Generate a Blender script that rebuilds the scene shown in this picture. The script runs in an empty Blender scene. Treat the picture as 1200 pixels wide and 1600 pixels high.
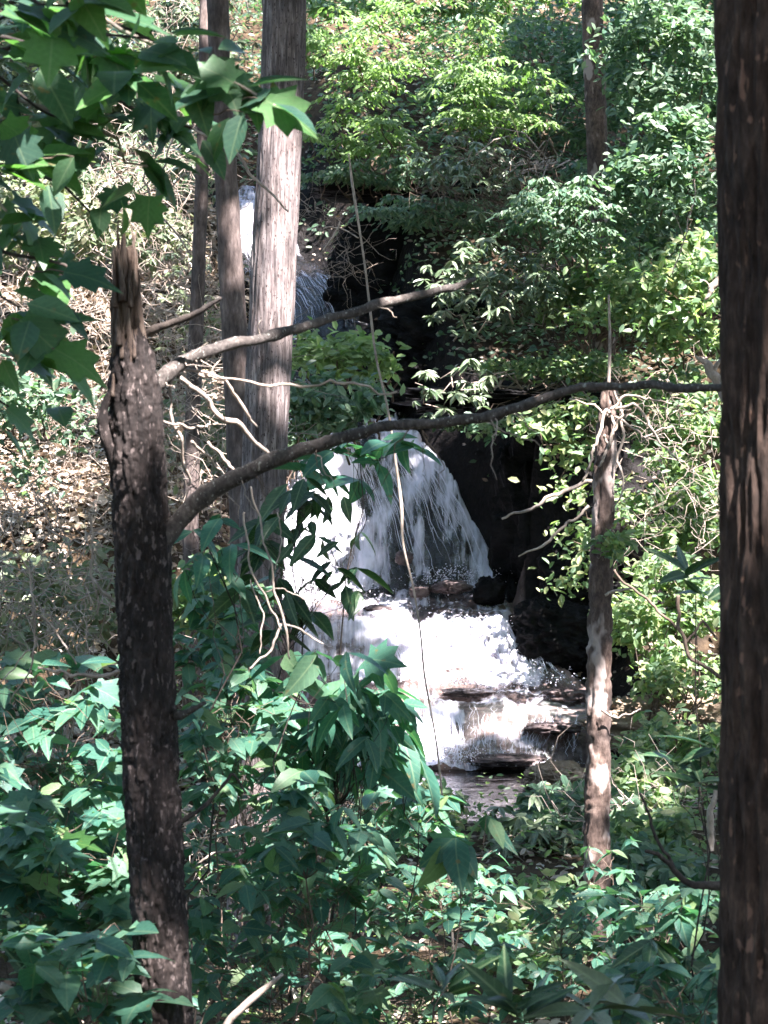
import bpy, math
import numpy as np
from mathutils import Vector, Matrix
SC = bpy.context.scene
COL = SC.collection
F = 3404.0                      # focal length in pixels of the 1200x1600 photograph
rng = np.random.default_rng(7)

# ------------------------------------------------------------------ camera, sky, sun, exposure
cam_d = bpy.data.cameras.new("camera"); cam = bpy.data.objects.new("camera", cam_d); COL.objects.link(cam)
cam.location = (0, 0, 0); cam.rotation_euler = (math.radians(90), 0, 0)
cam_d.sensor_fit = 'HORIZONTAL'; cam_d.sensor_width = 36; cam_d.lens = 36 * F / 1200
cam_d.clip_start = 0.05; cam_d.clip_end = 2000
SC.camera = cam
cam_d.dof.use_dof = True; cam_d.dof.focus_distance = 13.0; cam_d.dof.aperture_fstop = 14.0
SUN = np.array([0.34, -0.62, 0.98]); SUN = SUN / np.linalg.norm(SUN)
el = math.asin(SUN[2]); az = math.atan2(SUN[0], SUN[1])
w = bpy.data.worlds.new("World"); SC.world = w; w.use_nodes = True
nt = w.node_tree; nt.nodes.clear()
sky = nt.nodes.new('ShaderNodeTexSky'); sky.sky_type = 'NISHITA'; sky.sun_disc = False
sky.sun_elevation = el; sky.sun_rotation = az
bg = nt.nodes.new('ShaderNodeBackground'); bg.inputs[1].default_value = 0.082
out = nt.nodes.new('ShaderNodeOutputWorld')
nt.links.new(sky.outputs[0], bg.inputs[0]); nt.links.new(bg.outputs[0], out.inputs[0])
sd = bpy.data.lights.new("sun", 'SUN'); sd.energy = 3.6; sd.angle = math.radians(0.5); sd.color = (1.0, 0.945, 0.925)
so = bpy.data.objects.new("sun", sd); COL.objects.link(so)
so.rotation_euler = Vector(SUN).to_track_quat('Z', 'Y').to_euler(); so.location = (0, -5, 30)
SC.view_settings.view_transform = 'Standard'; SC.view_settings.look = 'None'
SC.view_settings.gamma = 1; SC.view_settings.use_curve_mapping = False
SC.view_settings.exposure = 3.7
SC.cycles.max_bounces = 8; SC.cycles.transparent_max_bounces = 12
SC.cycles.diffuse_bounces = 4; SC.cycles.transmission_bounces = 4; SC.cycles.glossy_bounces = 2

# ------------------------------------------------------------------ helpers
def P(px, py, Y): return np.array([(px - 600) / F * Y, Y, (800 - py) / F * Y], float)
def sstep(a, b, x):
    t = np.clip((x - a) / (b - a), 0, 1); return t * t * (3 - 2 * t)
def _h(i, j, k, s):
    n = (i * 374761393 + j * 668265263 + k * 1274126177 + s * 974634777) & 0xffffffff
    n = ((n ^ (n >> 13)) * 1274126177) & 0xffffffff
    return ((n ^ (n >> 16)) & 0xffff) / 65535.0
def vnoise(p, s=0):
    p = np.asarray(p, float); f = np.floor(p); i = f.astype(np.int64); t = p - f; t = t * t * (3 - 2 * t)
    r = 0
    for a in (0, 1):
        for b in (0, 1):
            for c in (0, 1):
                wgt = (t[..., 0] if a else 1 - t[..., 0]) * (t[..., 1] if b else 1 - t[..., 1]) * (t[..., 2] if c else 1 - t[..., 2])
                r = r + wgt * _h(i[..., 0] + a, i[..., 1] + b, i[..., 2] + c, s)
    return r * 2 - 1
def fbm(p, s=0, o=4):
    r = 0; a = 1
    for k in range(o):
        r = r + a * vnoise(np.asarray(p) * 2 ** k, s + k); a *= .5
    return r
def nrm(v): v = np.asarray(v, float); return v / np.maximum(np.linalg.norm(v, axis=-1, keepdims=True), 1e-9)

def link(o, parent=None):
    COL.objects.link(o)
    if parent is not None: o.parent = parent
    return o
def new_mesh(name, V, Q, mat, smooth=True, attrs=None):
    """V (n,3), Q (m,k) faces of one size, or a list of such arrays"""
    me = bpy.data.meshes.new(name)
    Qs = Q if isinstance(Q, list) else [Q]
    Qs = [np.asarray(q, np.int32) for q in Qs if len(q)]
    me.vertices.add(len(V)); me.vertices.foreach_set('co', np.asarray(V, np.float32).ravel())
    nl = sum(q.size for q in Qs); npoly = sum(len(q) for q in Qs)
    me.loops.add(nl); me.loops.foreach_set('vertex_index', np.concatenate([q.ravel() for q in Qs]))
    me.polygons.add(npoly)
    tot = np.concatenate([np.full(len(q), q.shape[1]) for q in Qs]); st = np.concatenate([[0], np.cumsum(tot)[:-1]])
    me.polygons.foreach_set('loop_start', st.astype(np.int32))
    me.polygons.foreach_set('use_smooth', np.full(npoly, smooth))
    if attrs:
        for k, (ty, arr) in attrs.items():
            a = me.attributes.new(k, ty, 'POINT')
            a.data.foreach_set('vector' if ty == 'FLOAT_VECTOR' else 'value', np.asarray(arr, np.float32).ravel())
    me.update(calc_edges=True); me.validate()
    if mat is not None: me.materials.append(mat)
    return me
def mobj(name, V, Q, mat, parent=None, smooth=True, kind=None, attrs=None, at=None):
    """mesh object from world coordinates; with a parent (an Empty) coordinates become local to it"""
    V = np.asarray(V, float)
    off = np.zeros(3)
    if parent is not None: off = np.array(parent['_org']) if '_org' in parent else np.array(parent.location)
    elif at is not None: off = np.array(at, float)
    o = bpy.data.objects.new(name, new_mesh(name, V - off, Q, mat, smooth, attrs))
    if at is not None and parent is None: o.location = at
    if kind: o['kind'] = kind
    return link(o, parent)
def empty(name, loc, label, cat, group=None):
    o = bpy.data.objects.new(name, None); o.location = tuple(float(v) for v in loc); o.empty_display_size = .1
    o['label'] = label; o['category'] = cat
    if group: o['group'] = group
    return link(o)
def tag(o, label, cat, group=None):
    o['label'] = label; o['category'] = cat
    if group: o['group'] = group
    return o

def spline(pts, n):
    """Catmull-Rom through rows of pts (any number of columns), n samples"""
    p = np.asarray(pts, float)
    if len(p) == 2: t = np.linspace(0, 1, n)[:, None]; return p[0] * (1 - t) + p[1] * t
    q = np.vstack([2 * p[0] - p[1], p, 2 * p[-1] - p[-2]])
    u = np.linspace(0, len(p) - 1 - 1e-9, n); i = u.astype(int); t = (u - i)[:, None]
    a, b, c, d = q[i], q[i + 1], q[i + 2], q[i + 3]
    return .5 * (2 * b + (c - a) * t + (2 * a - 5 * b + 4 * c - d) * t ** 2 + (3 * b - a - 3 * c + d) * t ** 3)
def tube(path, rad, ns=8, disp=None, cap=True):
    path = np.asarray(path, float); n = len(path); rad = np.broadcast_to(np.asarray(rad, float), (n,))
    T = nrm(np.gradient(path, axis=0))
    ref = np.array([0, 1, 0.]) if abs(T[0][1]) < .9 else np.array([1., 0, 0])
    A = nrm(np.cross(T, ref)); B = np.cross(T, A)
    th = np.linspace(0, 2 * np.pi, ns, endpoint=False)
    D = A[:, None] * np.cos(th)[None, :, None] + B[:, None] * np.sin(th)[None, :, None]
    R = rad[:, None].repeat(ns, 1)
    if disp is not None: R = R + disp(path[:, None] + D * R[..., None], th[None, :], R)
    V = (path[:, None] + D * R[..., None]).reshape(-1, 3)
    i = np.arange(n - 1)[:, None] * ns; j = np.arange(ns)[None]; k = (j + 1) % ns
    Q = np.stack([i + j, i + k, i + ns + k, i + ns + j], -1).reshape(-1, 4)
    if cap:
        V = np.vstack([V, path[0], path[-1]]); c0 = n * ns; c1 = c0 + 1
        j = np.arange(ns); k = (j + 1) % ns
        # quads for caps keep one face size (ns even): use pairs around the centre
        jj = np.arange(0, ns - 1, 2)
        Q = np.vstack([Q, np.stack([np.full(len(jj), c0), (jj + 2) % ns, jj + 1, jj], -1),
                       np.stack([np.full(len(jj), c1), (n - 1) * ns + jj, (n - 1) * ns + jj + 1, (n - 1) * ns + (jj + 2) % ns], -1)])
    return V, Q
def poly(rows, n, seed=0, amp=.02):
    p = np.asarray(rows, float); L = np.r_[0, np.cumsum(np.linalg.norm(np.diff(p[:, :3], axis=0), axis=1))]; u = np.linspace(0, L[-1], n)
    s = np.stack([np.interp(u, L, p[:, k]) for k in range(p.shape[1])], -1); t = (u / L[-1])[:, None]
    q = np.stack([fbm(np.c_[t * 5 + seed * 3.1 + k * 17, t * 0, t * 0], int(seed) + k, 4) for k in range(3)], -1); q = q - (q[0] * (1 - t) + q[-1] * t)
    s[:, :3] += q * amp * L[-1]; return s
class MB:
    def __init__(s): s.V = []; s.Q = []; s.n = 0
    def add(s, VQ):
        V, Q = VQ; s.V.append(V); s.Q.append(Q + s.n); s.n += len(V); return s
    def get(s): return np.vstack(s.V), np.vstack(s.Q)
    def build(s, name, mat, parent=None, **k):
        if not s.V: return None
        V, Q = s.get(); return mobj(name, V, Q, mat, parent, **k)
def crooked(a, b, n=8, amp=.08, seed=0):
    a = np.asarray(a, float); b = np.asarray(b, float); t = np.linspace(0, 1, n)[:, None]; L = np.linalg.norm(b - a)
    p = a * (1 - t) + b * t
    q = np.stack([fbm(np.c_[t * 3 + seed * 7.3 + k * 31, t * 0, t * 0], int(seed) + k, 3) for k in range(3)], -1)
    q = q - (q[0] * (1 - t) + q[-1] * t)
    return p + q * amp * L

# ------------------------------------------------------------------ materials
def mat_new(name):
    m = bpy.data.materials.new(name); m.use_nodes = True; n = m.node_tree; n.nodes.clear(); return m, n
def nd(n, t, **k):
    o = n.nodes.new(t)
    for a, v in k.items():
        if a.startswith('i_'): o.inputs[a[2:].replace('_', ' ')].default_value = v
        else: setattr(o, a, v)
    return o
def ramp(n, stops):
    r = n.nodes.new('ShaderNodeValToRGB'); cr = r.color_ramp
    cr.elements[0].position = stops[0][0]; cr.elements[0].color = (*stops[0][1], 1)
    cr.elements[1].position = stops[-1][0]; cr.elements[1].color = (*stops[-1][1], 1)
    for p, c in stops[1:-1]:
        e = cr.elements.new(p); e.color = (*c, 1)
    return r
def leaf_mat(name, cols, trans=.45, rough=.42, obj=False, spec=.4, tcol=(1.3, 1.6, .75)):
    m, n = mat_new(name); L = n.links.new
    src = nd(n, 'ShaderNodeObjectInfo').outputs['Random'] if obj else nd(n, 'ShaderNodeNewGeometry').outputs['Random Per Island']
    r = ramp(n, [(i / (len(cols) - 1), c) for i, c in enumerate(cols)]); L(src, r.inputs[0])
    tc = nd(n, 'ShaderNodeTexCoord'); no = nd(n, 'ShaderNodeTexNoise', i_Scale=14.0 if obj else 9.0, i_Detail=3.0); L(tc.outputs['Object'], no.inputs['Vector'])
    mr = nd(n, 'ShaderNodeMapRange'); mr.inputs['To Min'].default_value = .65; mr.inputs['To Max'].default_value = 1.35; L(no.outputs[0], mr.inputs[0])
    mx = nd(n, 'ShaderNodeMix', data_type='RGBA', blend_type='MULTIPLY'); mx.inputs[0].default_value = 1
    L(r.outputs[0], mx.inputs[6]); L(mr.outputs[0], mx.inputs[7])
    p = nd(n, 'ShaderNodeBsdfPrincipled', i_Roughness=rough); p.inputs['Specular IOR Level'].default_value = spec
    L(mx.outputs[2], p.inputs['Base Color'])
    if obj:
        sx = nd(n, 'ShaderNodeSeparateXYZ'); L(tc.outputs['Object'], sx.inputs[0])
        ab = nd(n, 'ShaderNodeMath', operation='ABSOLUTE'); L(sx.outputs[0], ab.inputs[0])
        rib = nd(n, 'ShaderNodeMapRange'); rib.inputs['From Min'].default_value = .006; rib.inputs['From Max'].default_value = .022; rib.inputs['To Min'].default_value = .28; rib.inputs['To Max'].default_value = 0; L(ab.outputs[0], rib.inputs[0])
        sv = nd(n, 'ShaderNodeMath', operation='SUBTRACT'); L(sx.outputs[1], sv.inputs[0]); L(ab.outputs[0], sv.inputs[1])
        sm = nd(n, 'ShaderNodeMath', operation='MULTIPLY'); sm.inputs[1].default_value = 44; L(sv.outputs[0], sm.inputs[0])
        ss = nd(n, 'ShaderNodeMath', operation='SINE'); L(sm.outputs[0], ss.inputs[0])
        vm = nd(n, 'ShaderNodeMapRange'); vm.inputs['From Min'].default_value = .75; vm.inputs['From Max'].default_value = 1.; vm.inputs['To Max'].default_value = .08; L(ss.outputs[0], vm.inputs[0])
        mxx = nd(n, 'ShaderNodeMath', operation='MAXIMUM'); L(rib.outputs[0], mxx.inputs[0]); L(vm.outputs[0], mxx.inputs[1])
        vc = nd(n, 'ShaderNodeMix', data_type='RGBA'); vc.inputs[7].default_value = (.3, .36, .2, 1); L(mxx.outputs[0], vc.inputs[0]); L(mx.outputs[2], vc.inputs[6])
        n5 = nd(n, 'ShaderNodeTexNoise', i_Scale=5.0, i_Detail=4.0, noise_dimensions='4D'); L(tc.outputs['Object'], n5.inputs['Vector'])
        w5 = nd(n, 'ShaderNodeMath', operation='MULTIPLY'); w5.inputs[1].default_value = 40; L(src, w5.inputs[0]); L(w5.outputs[0], n5.inputs['W'])
        r5 = ramp(n, [(.64, (0, 0, 0)), (.7, (.8, .8, .8))]); L(n5.outputs[0], r5.inputs[0])
        bc = nd(n, 'ShaderNodeMix', data_type='RGBA'); bc.inputs[7].default_value = (.16, .12, .05, 1); L(r5.outputs[0], bc.inputs[0]); L(vc.outputs[2], bc.inputs[6]); mx = bc
        L(mx.outputs[2], p.inputs['Base Color'])
        bp = nd(n, 'ShaderNodeBump', i_Strength=.35, i_Distance=.004); wv = nd(n, 'ShaderNodeTexWave', i_Scale=22.0, i_Distortion=1.5); wv.bands_direction = 'DIAGONAL'
        L(tc.outputs['Object'], wv.inputs['Vector']); L(wv.outputs['Fac'], bp.inputs['Height']); L(bp.outputs[0], p.inputs['Normal'])
    t = nd(n, 'ShaderNodeBsdfTranslucent'); m2 = nd(n, 'ShaderNodeMix', data_type='RGBA', blend_type='MULTIPLY'); m2.inputs[0].default_value = 1
    m2.inputs[7].default_value = (*tcol, 1); L(mx.outputs[2], m2.inputs[6]); L(m2.outputs[2], t.inputs[0])
    ms = nd(n, 'ShaderNodeMixShader'); ms.inputs[0].default_value = trans; L(p.outputs[0], ms.inputs[1]); L(t.outputs[0], ms.inputs[2])
    o = nd(n, 'ShaderNodeOutputMaterial'); L(ms.outputs[0], o.inputs[0]); return m
def bark_mat(name, c0, c1, c2, scale=30., stretch=.2, bump=.6, flake=None, thr=.62, fs=None):
    m, n = mat_new(name); L = n.links.new
    tc = nd(n, 'ShaderNodeTexCoord'); mp = nd(n, 'ShaderNodeMapping'); mp.inputs['Scale'].default_value = (1, 1, stretch); L(tc.outputs['Object'], mp.inputs[0])
    no = nd(n, 'ShaderNodeTexNoise', i_Scale=scale, i_Detail=8.0, i_Roughness=.7); L(mp.outputs[0], no.inputs['Vector'])
    r = ramp(n, [(.32, c0), (.52, c1), (.72, c2)]); L(no.outputs[0], r.inputs[0])
    n2 = nd(n, 'ShaderNodeTexNoise', i_Scale=5.0, i_Detail=4.0); L(tc.outputs['Object'], n2.inputs['Vector'])
    r2 = ramp(n, [(.35, (.6, .6, .62)), (.7, (1.2, 1.15, 1.1))]); L(n2.outputs[0], r2.inputs[0])
    mx = nd(n, 'ShaderNodeMix', data_type='RGBA', blend_type='MULTIPLY'); mx.inputs[0].default_value = 1; L(r.outputs[0], mx.inputs[6]); L(r2.outputs[0], mx.inputs[7])
    col = mx.outputs[2]
    if flake:
        mp2 = nd(n, 'ShaderNodeMapping'); mp2.inputs['Scale'].default_value = (1, 1, .45); L(tc.outputs['Object'], mp2.inputs[0])
        n3 = nd(n, 'ShaderNodeTexNoise', i_Scale=fs or scale * 1.7, i_Detail=3.0); L(mp2.outputs[0], n3.inputs['Vector'])
        r3 = ramp(n, [(thr, (0, 0, 0)), (thr + .05, (1, 1, 1))]); L(n3.outputs[0], r3.inputs[0])
        m3 = nd(n, 'ShaderNodeMix', data_type='RGBA'); L(r3.outputs[0], m3.inputs[0]); L(col, m3.inputs[6]); m3.inputs[7].default_value = (*flake, 1); col = m3.outputs[2]
    p = nd(n, 'ShaderNodeBsdfPrincipled', i_Roughness=.85); p.inputs['Specular IOR Level'].default_value = .25; L(col, p.inputs['Base Color'])
    b = nd(n, 'ShaderNodeBump', i_Strength=bump, i_Distance=.012); L(no.outputs[0], b.inputs['Height']); L(b.outputs[0], p.inputs['Normal'])
    o = nd(n, 'ShaderNodeOutputMaterial'); L(p.outputs[0], o.inputs[0]); return m
def rock_mat(name, cols, rough=.35, scale=3., bump=.8):
    m, n = mat_new(name); L = n.links.new
    tc = nd(n, 'ShaderNodeTexCoord'); mp = nd(n, 'ShaderNodeMapping'); mp.inputs['Scale'].default_value = (1, 1, 2.2); L(tc.outputs['Object'], mp.inputs[0])
    no = nd(n, 'ShaderNodeTexNoise', i_Scale=scale, i_Detail=9.0, i_Roughness=.65); L(mp.outputs[0], no.inputs['Vector'])
    r = ramp(n, [(.3 + .4 * i / (len(cols) - 1), c) for i, c in enumerate(cols)]); L(no.outputs[0], r.inputs[0])
    p = nd(n, 'ShaderNodeBsdfPrincipled', i_Roughness=rough); p.inputs['Specular IOR Level'].default_value = .1; L(r.outputs[0], p.inputs['Base Color'])
    n2 = nd(n, 'ShaderNodeTexNoise', i_Scale=scale * 5, i_Detail=8.0); L(mp.outputs[0], n2.inputs['Vector'])
    b = nd(n, 'ShaderNodeBump', i_Strength=bump, i_Distance=.04); L(n2.outputs[0], b.inputs['Height']); L(b.outputs[0], p.inputs['Normal'])
    o = nd(n, 'ShaderNodeOutputMaterial'); L(p.outputs[0], o.inputs[0]); return m

M = {}
M['near'] = leaf_mat('near_leaf', [(.024, .085, .065), (.04, .12, .085), (.06, .15, .1), (.1, .2, .12), (.035, .1, .08), (.14, .21, .09)], obj=True, trans=.4, rough=.38)
M['maple'] = leaf_mat('maple_leaf', [(.03, .08, .06), (.05, .12, .05), (.09, .2, .05), (.04, .09, .07), (.07, .15, .06)], obj=True, trans=.45, rough=.35)
M['dark'] = leaf_mat('dark_leaf', [(.012, .035, .018), (.018, .05, .02), (.03, .075, .028)], obj=True, trans=.22, rough=.3)
M['big'] = leaf_mat('big_leaf', [(.03, .11, .075), (.055, .16, .1), (.025, .085, .06), (.04, .12, .085)], obj=True, trans=.4, rough=.4)
M['rhodo'] = leaf_mat('rhododendron_leaf', [(.06, .1, .05), (.1, .14, .075), (.16, .19, .12), (.05, .085, .04)], obj=True, trans=.15, rough=.34, spec=.6)
M['rhodof'] = leaf_mat('rhododendron_foliage', [(.05, .09, .045), (.1, .14, .08), (.17, .2, .14), (.05, .085, .04)], trans=.15, rough=.34, spec=.6)
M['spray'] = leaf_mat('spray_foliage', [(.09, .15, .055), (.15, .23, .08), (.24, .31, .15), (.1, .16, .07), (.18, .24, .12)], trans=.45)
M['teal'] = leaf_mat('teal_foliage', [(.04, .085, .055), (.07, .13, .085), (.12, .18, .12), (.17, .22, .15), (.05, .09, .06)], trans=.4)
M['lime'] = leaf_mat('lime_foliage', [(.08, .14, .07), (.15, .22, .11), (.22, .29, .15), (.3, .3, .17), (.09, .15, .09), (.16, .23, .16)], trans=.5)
M['pale'] = leaf_mat('pale_foliage', [(.08, .11, .06), (.14, .17, .1), (.22, .22, .15), (.1, .1, .06)], trans=.25)
M['canopy'] = leaf_mat('canopy_foliage', [(.03, .08, .025), (.05, .12, .035), (.07, .15, .04)], trans=.12)
M['litter'] = leaf_mat('fallen_leaf', [(.12, .09, .07), (.27, .21, .17), (.42, .36, .31), (.2, .12, .08), (.52, .47, .42), (.3, .22, .15), (.14, .15, .09)], trans=.1, rough=.6, spec=.3, tcol=(1, .9, .7))
M['yellow'] = leaf_mat('yellow_leaf', [(.3, .22, .05), (.42, .3, .08), (.2, .17, .06), (.45, .36, .2)], trans=.3, rough=.5, tcol=(1.2, 1.1, .6))
M['bark_l'] = bark_mat('dark_flaky_bark', (.008, .006, .006), (.022, .016, .015), (.07, .055, .052), 44, .35, 1., (.1, .078, .074), .6)
M['bark_r'] = bark_mat('brown_fissured_bark', (.014, .008, .006), (.048, .03, .023), (.11, .072, .056), 60, .3, 1., (.16, .09, .065), .63, 34.)
M['bark_m'] = bark_mat('grey_striped_bark', (.035, .028, .028), (.17, .14, .14), (.42, .37, .37), 55, .1, 1., (.05, .035, .035), .6)
M['bark_t'] = bark_mat('thin_trunk_bark', (.04, .03, .028), (.11, .085, .08), (.22, .18, .17), 26, .3, .6)
M['snag'] = bark_mat('snag_bark', (.03, .02, .018), (.1, .07, .06), (.2, .15, .13), 30, .5, .9, (.3, .24, .22), .55, 7.)  # large pale blotches put sun patches between leaf shadows into the bark colour
M['wood'] = bark_mat('splintered_wood', (.045, .028, .022), (.14, .1, .08), (.3, .24, .2), 90, .08, 1.)
M['branch'] = bark_mat('branch_bark', (.032, .027, .025), (.075, .064, .06), (.16, .14, .13), 70, .6, .8, (.24, .24, .22), .63)
M['dbranch'] = bark_mat('dark_branch_bark', (.02, .016, .015), (.045, .036, .032), (.09, .075, .065), 60, .6, .5)
M['twig'] = bark_mat('pale_dead_twig', (.2, .16, .13), (.34, .28, .24), (.48, .42, .38), 40, .6, .2)
M['btwig'] = bark_mat('brown_twig', (.07, .05, .04), (.13, .095, .075), (.2, .15, .12), 40, .6, .2)
M['rock'] = rock_mat('wet_shade_rock', [(.002, .002, .003), (.006, .0055, .006), (.014, .012, .012)], .6)  # wet rock, with the shade of the hollows put into its near-black colour
M['step'] = rock_mat('brown_stream_rock', [(.03, .022, .022), (.09, .068, .068), (.2, .155, .15)], .3, 5.)
M['soil'] = rock_mat('leafy_soil', [(.018, .013, .009), (.05, .034, .022), (.1, .07, .045)], .9, 6.)
M['tan'] = rock_mat('tan_bank_rock', [(.1, .07, .05), (.2, .15, .11), (.3, .24, .18)], .6, 5.)

def ground_mat():
    m, n = mat_new('forest_floor'); L = n.links.new
    tc = nd(n, 'ShaderNodeTexCoord'); no = nd(n, 'ShaderNodeTexNoise', i_Scale=3.0, i_Detail=9.0, i_Roughness=.7); L(tc.outputs['Object'], no.inputs['Vector'])
    r = ramp(n, [(.3, (.015, .011, .008)), (.5, (.05, .034, .022)), (.7, (.11, .075, .045))]); L(no.outputs[0], r.inputs[0])
    r2 = ramp(n, [(.3, (.03, .022, .02)), (.5, (.13, .092, .085)), (.7, (.3, .22, .2))]); L(no.outputs[0], r2.inputs[0])
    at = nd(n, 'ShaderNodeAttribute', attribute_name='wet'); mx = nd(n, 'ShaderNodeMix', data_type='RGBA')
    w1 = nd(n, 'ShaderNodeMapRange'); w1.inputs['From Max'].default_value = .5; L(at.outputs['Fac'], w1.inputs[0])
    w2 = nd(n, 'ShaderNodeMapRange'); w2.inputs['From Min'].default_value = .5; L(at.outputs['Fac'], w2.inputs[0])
    r3 = ramp(n, [(.3, (.002, .002, .003)), (.7, (.018, .015, .015))]); L(no.outputs[0], r3.inputs[0]); m3 = nd(n, 'ShaderNodeMix', data_type='RGBA')  # near-black ramp: wet rock with deep shade painted in
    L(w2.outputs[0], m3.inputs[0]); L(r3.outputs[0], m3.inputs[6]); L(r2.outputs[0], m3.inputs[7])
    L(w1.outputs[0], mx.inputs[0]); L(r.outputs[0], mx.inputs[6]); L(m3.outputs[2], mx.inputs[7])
    p = nd(n, 'ShaderNodeBsdfPrincipled', i_Roughness=.9); L(mx.outputs[2], p.inputs['Base Color']); p.inputs['Specular IOR Level'].default_value = .1
    mr = nd(n, 'ShaderNodeMapRange'); mr.inputs['To Min'].default_value = .9; mr.inputs['To Max'].default_value = .5; L(at.outputs['Fac'], mr.inputs[0]); L(mr.outputs[0], p.inputs['Roughness'])
    n2 = nd(n, 'ShaderNodeTexNoise', i_Scale=18.0, i_Detail=7.0); L(tc.outputs['Object'], n2.inputs['Vector'])
    b = nd(n, 'ShaderNodeBump', i_Strength=.8, i_Distance=.05); L(n2.outputs[0], b.inputs['Height']); L(b.outputs[0], p.inputs['Normal'])
    o = nd(n, 'ShaderNodeOutputMaterial'); L(p.outputs[0], o.inputs[0]); return m
M['ground'] = ground_mat()
def water_mat():
    m, n = mat_new('falling_water'); L = n.links.new
    at = nd(n, 'ShaderNodeAttribute', attribute_name='flow'); fo = nd(n, 'ShaderNodeAttribute', attribute_name='foam')
    mp = nd(n, 'ShaderNodeMapping'); mp.inputs['Scale'].default_value = (16, 2.2, 1); L(at.outputs['Vector'], mp.inputs[0])
    no = nd(n, 'ShaderNodeTexNoise', i_Scale=1.0, i_Detail=7.0, i_Roughness=.65); L(mp.outputs[0], no.inputs['Vector'])
    mp2 = nd(n, 'ShaderNodeMapping'); mp2.inputs['Scale'].default_value = (3.2, 2.4, 1); L(at.outputs['Vector'], mp2.inputs[0])
    n2 = nd(n, 'ShaderNodeTexNoise', i_Scale=1.0, i_Detail=5.0); L(mp2.outputs[0], n2.inputs['Vector'])
    a1 = nd(n, 'ShaderNodeMath', operation='ADD'); L(no.outputs[0], a1.inputs[0]); L(n2.outputs[0], a1.inputs[1])
    a2 = nd(n, 'ShaderNodeMath', operation='ADD'); L(a1.outputs[0], a2.inputs[0]); L(fo.outputs['Fac'], a2.inputs[1])
    mr = nd(n, 'ShaderNodeMapRange'); mr.inputs['From Min'].default_value = 1.36; mr.inputs['From Max'].default_value = 1.84; L(a2.outputs[0], mr.inputs[0])
    p = nd(n, 'ShaderNodeBsdfPrincipled', i_Roughness=.45); p.inputs['Base Color'].default_value = (.8, .77, .88, 1)
    p.inputs['Subsurface Weight'].default_value = 0
    b = nd(n, 'ShaderNodeBump', i_Strength=.9, i_Distance=.05); L(no.outputs[0], b.inputs['Height']); L(b.outputs[0], p.inputs['Normal'])
    tr = nd(n, 'ShaderNodeBsdfTransparent'); gl = nd(n, 'ShaderNodeBsdfGlossy', i_Roughness=.12); L(b.outputs[0], gl.inputs['Normal'])
    m1 = nd(n, 'ShaderNodeMixShader'); m1.inputs[0].default_value = .1; L(tr.outputs[0], m1.inputs[1]); L(gl.outputs[0], m1.inputs[2])
    ms = nd(n, 'ShaderNodeMixShader'); L(mr.outputs[0], ms.inputs[0]); L(m1.outputs[0], ms.inputs[1]); L(p.outputs[0], ms.inputs[2])
    o = nd(n, 'ShaderNodeOutputMaterial'); L(ms.outputs[0], o.inputs[0]); return m
M['water'] = water_mat()
def plain(name, c, rough=.5, bump=None):
    m, n = mat_new(name); p = nd(n, 'ShaderNodeBsdfPrincipled', i_Roughness=rough); p.inputs['Base Color'].default_value = (*c, 1)
    if bump:
        tc = nd(n, 'ShaderNodeTexCoord'); mp = nd(n, 'ShaderNodeMapping'); mp.inputs['Scale'].default_value = (1, 3, 1); n.links.new(tc.outputs['Object'], mp.inputs[0])
        no = nd(n, 'ShaderNodeTexNoise', i_Scale=bump, i_Detail=4.0); n.links.new(mp.outputs[0], no.inputs['Vector'])
        b = nd(n, 'ShaderNodeBump', i_Strength=.5, i_Distance=.03); n.links.new(no.outputs[0], b.inputs['Height']); n.links.new(b.outputs[0], p.inputs['Normal'])
    o = nd(n, 'ShaderNodeOutputMaterial'); n.links.new(p.outputs[0], o.inputs[0]); return m
M['pool'] = plain('dark_pool_water', (.012, .011, .014), .08, 5.)
M['foam'] = plain('white_foam', (.8, .77, .88), .5)

# ------------------------------------------------------------------ terrain and stream profile
ST = np.array([  # Y, py, pxL, pxR
 (17.0, 1306, 600, 880), (21.5, 1201, 500, 905), (21.62, 1188, 500, 912), (21.8, 1150, 500, 918), (21.98, 1098, 490, 920), (22.5, 1084, 480, 925), (22.72, 1066, 470, 905),
 (22.9, 1030, 470, 870), (23.2, 975, 460, 815), (23.6, 960, 440, 800), (24.3, 925, 430, 800), (24.55, 890, 420, 780),
 (24.9, 800, 425, 735), (25.3, 700, 430, 670), (25.6, 676, 440, 655), (26.5, 620, 430, 600), (27.6, 540, 430, 590),
 (28.2, 480, 430, 565), (28.8, 440, 400, 530), (29.4, 420, 370, 495), (29.9, 400, 345, 462), (30.15, 325, 350, 450), (31.0, 312, 360, 430), (31.6, 270, 394, 396), (36, 60, 394, 396), (60, -300, 394, 396)])
sY = ST[:, 0]; sZ = (800 - ST[:, 1]) / F * sY; sL = (ST[:, 2] - 600) / F * sY; sR = (ST[:, 3] - 600) / F * sY
pL = np.array([(-60, -1.3), (0, -1.7), (4, -2.0), (8, -2.3), (12, -2.4), (14, -2.1), (17, -1.4), (20, -.4), (26, 2.6), (30, 5.), (36, 8.5), (50, 15), (90, 26)])
pR = np.array([(-60, -1.3), (0, -1.7), (4, -2.0), (8, -2.35), (12, -2.47), (17, -2.42), (20, -2.2), (21.5, -2.0), (22.6, -1.5), (24.5, 1.1), (26.5, 2.7), (30, 5.2), (34, 8), (50, 16), (90, 27)])
pC = np.array([(-60, -1.3), (0, -1.7), (4, -2.0), (8, -2.35), (12, -2.48), (17, -2.42), (19, -2.35), (21, -2.2), (22.7, -1.9), (23.75, -1.6), (24.0, 1.3), (25, 1.6), (26.5, 2.7), (30, 5.2), (34, 8), (50, 16), (90, 27)])
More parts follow.
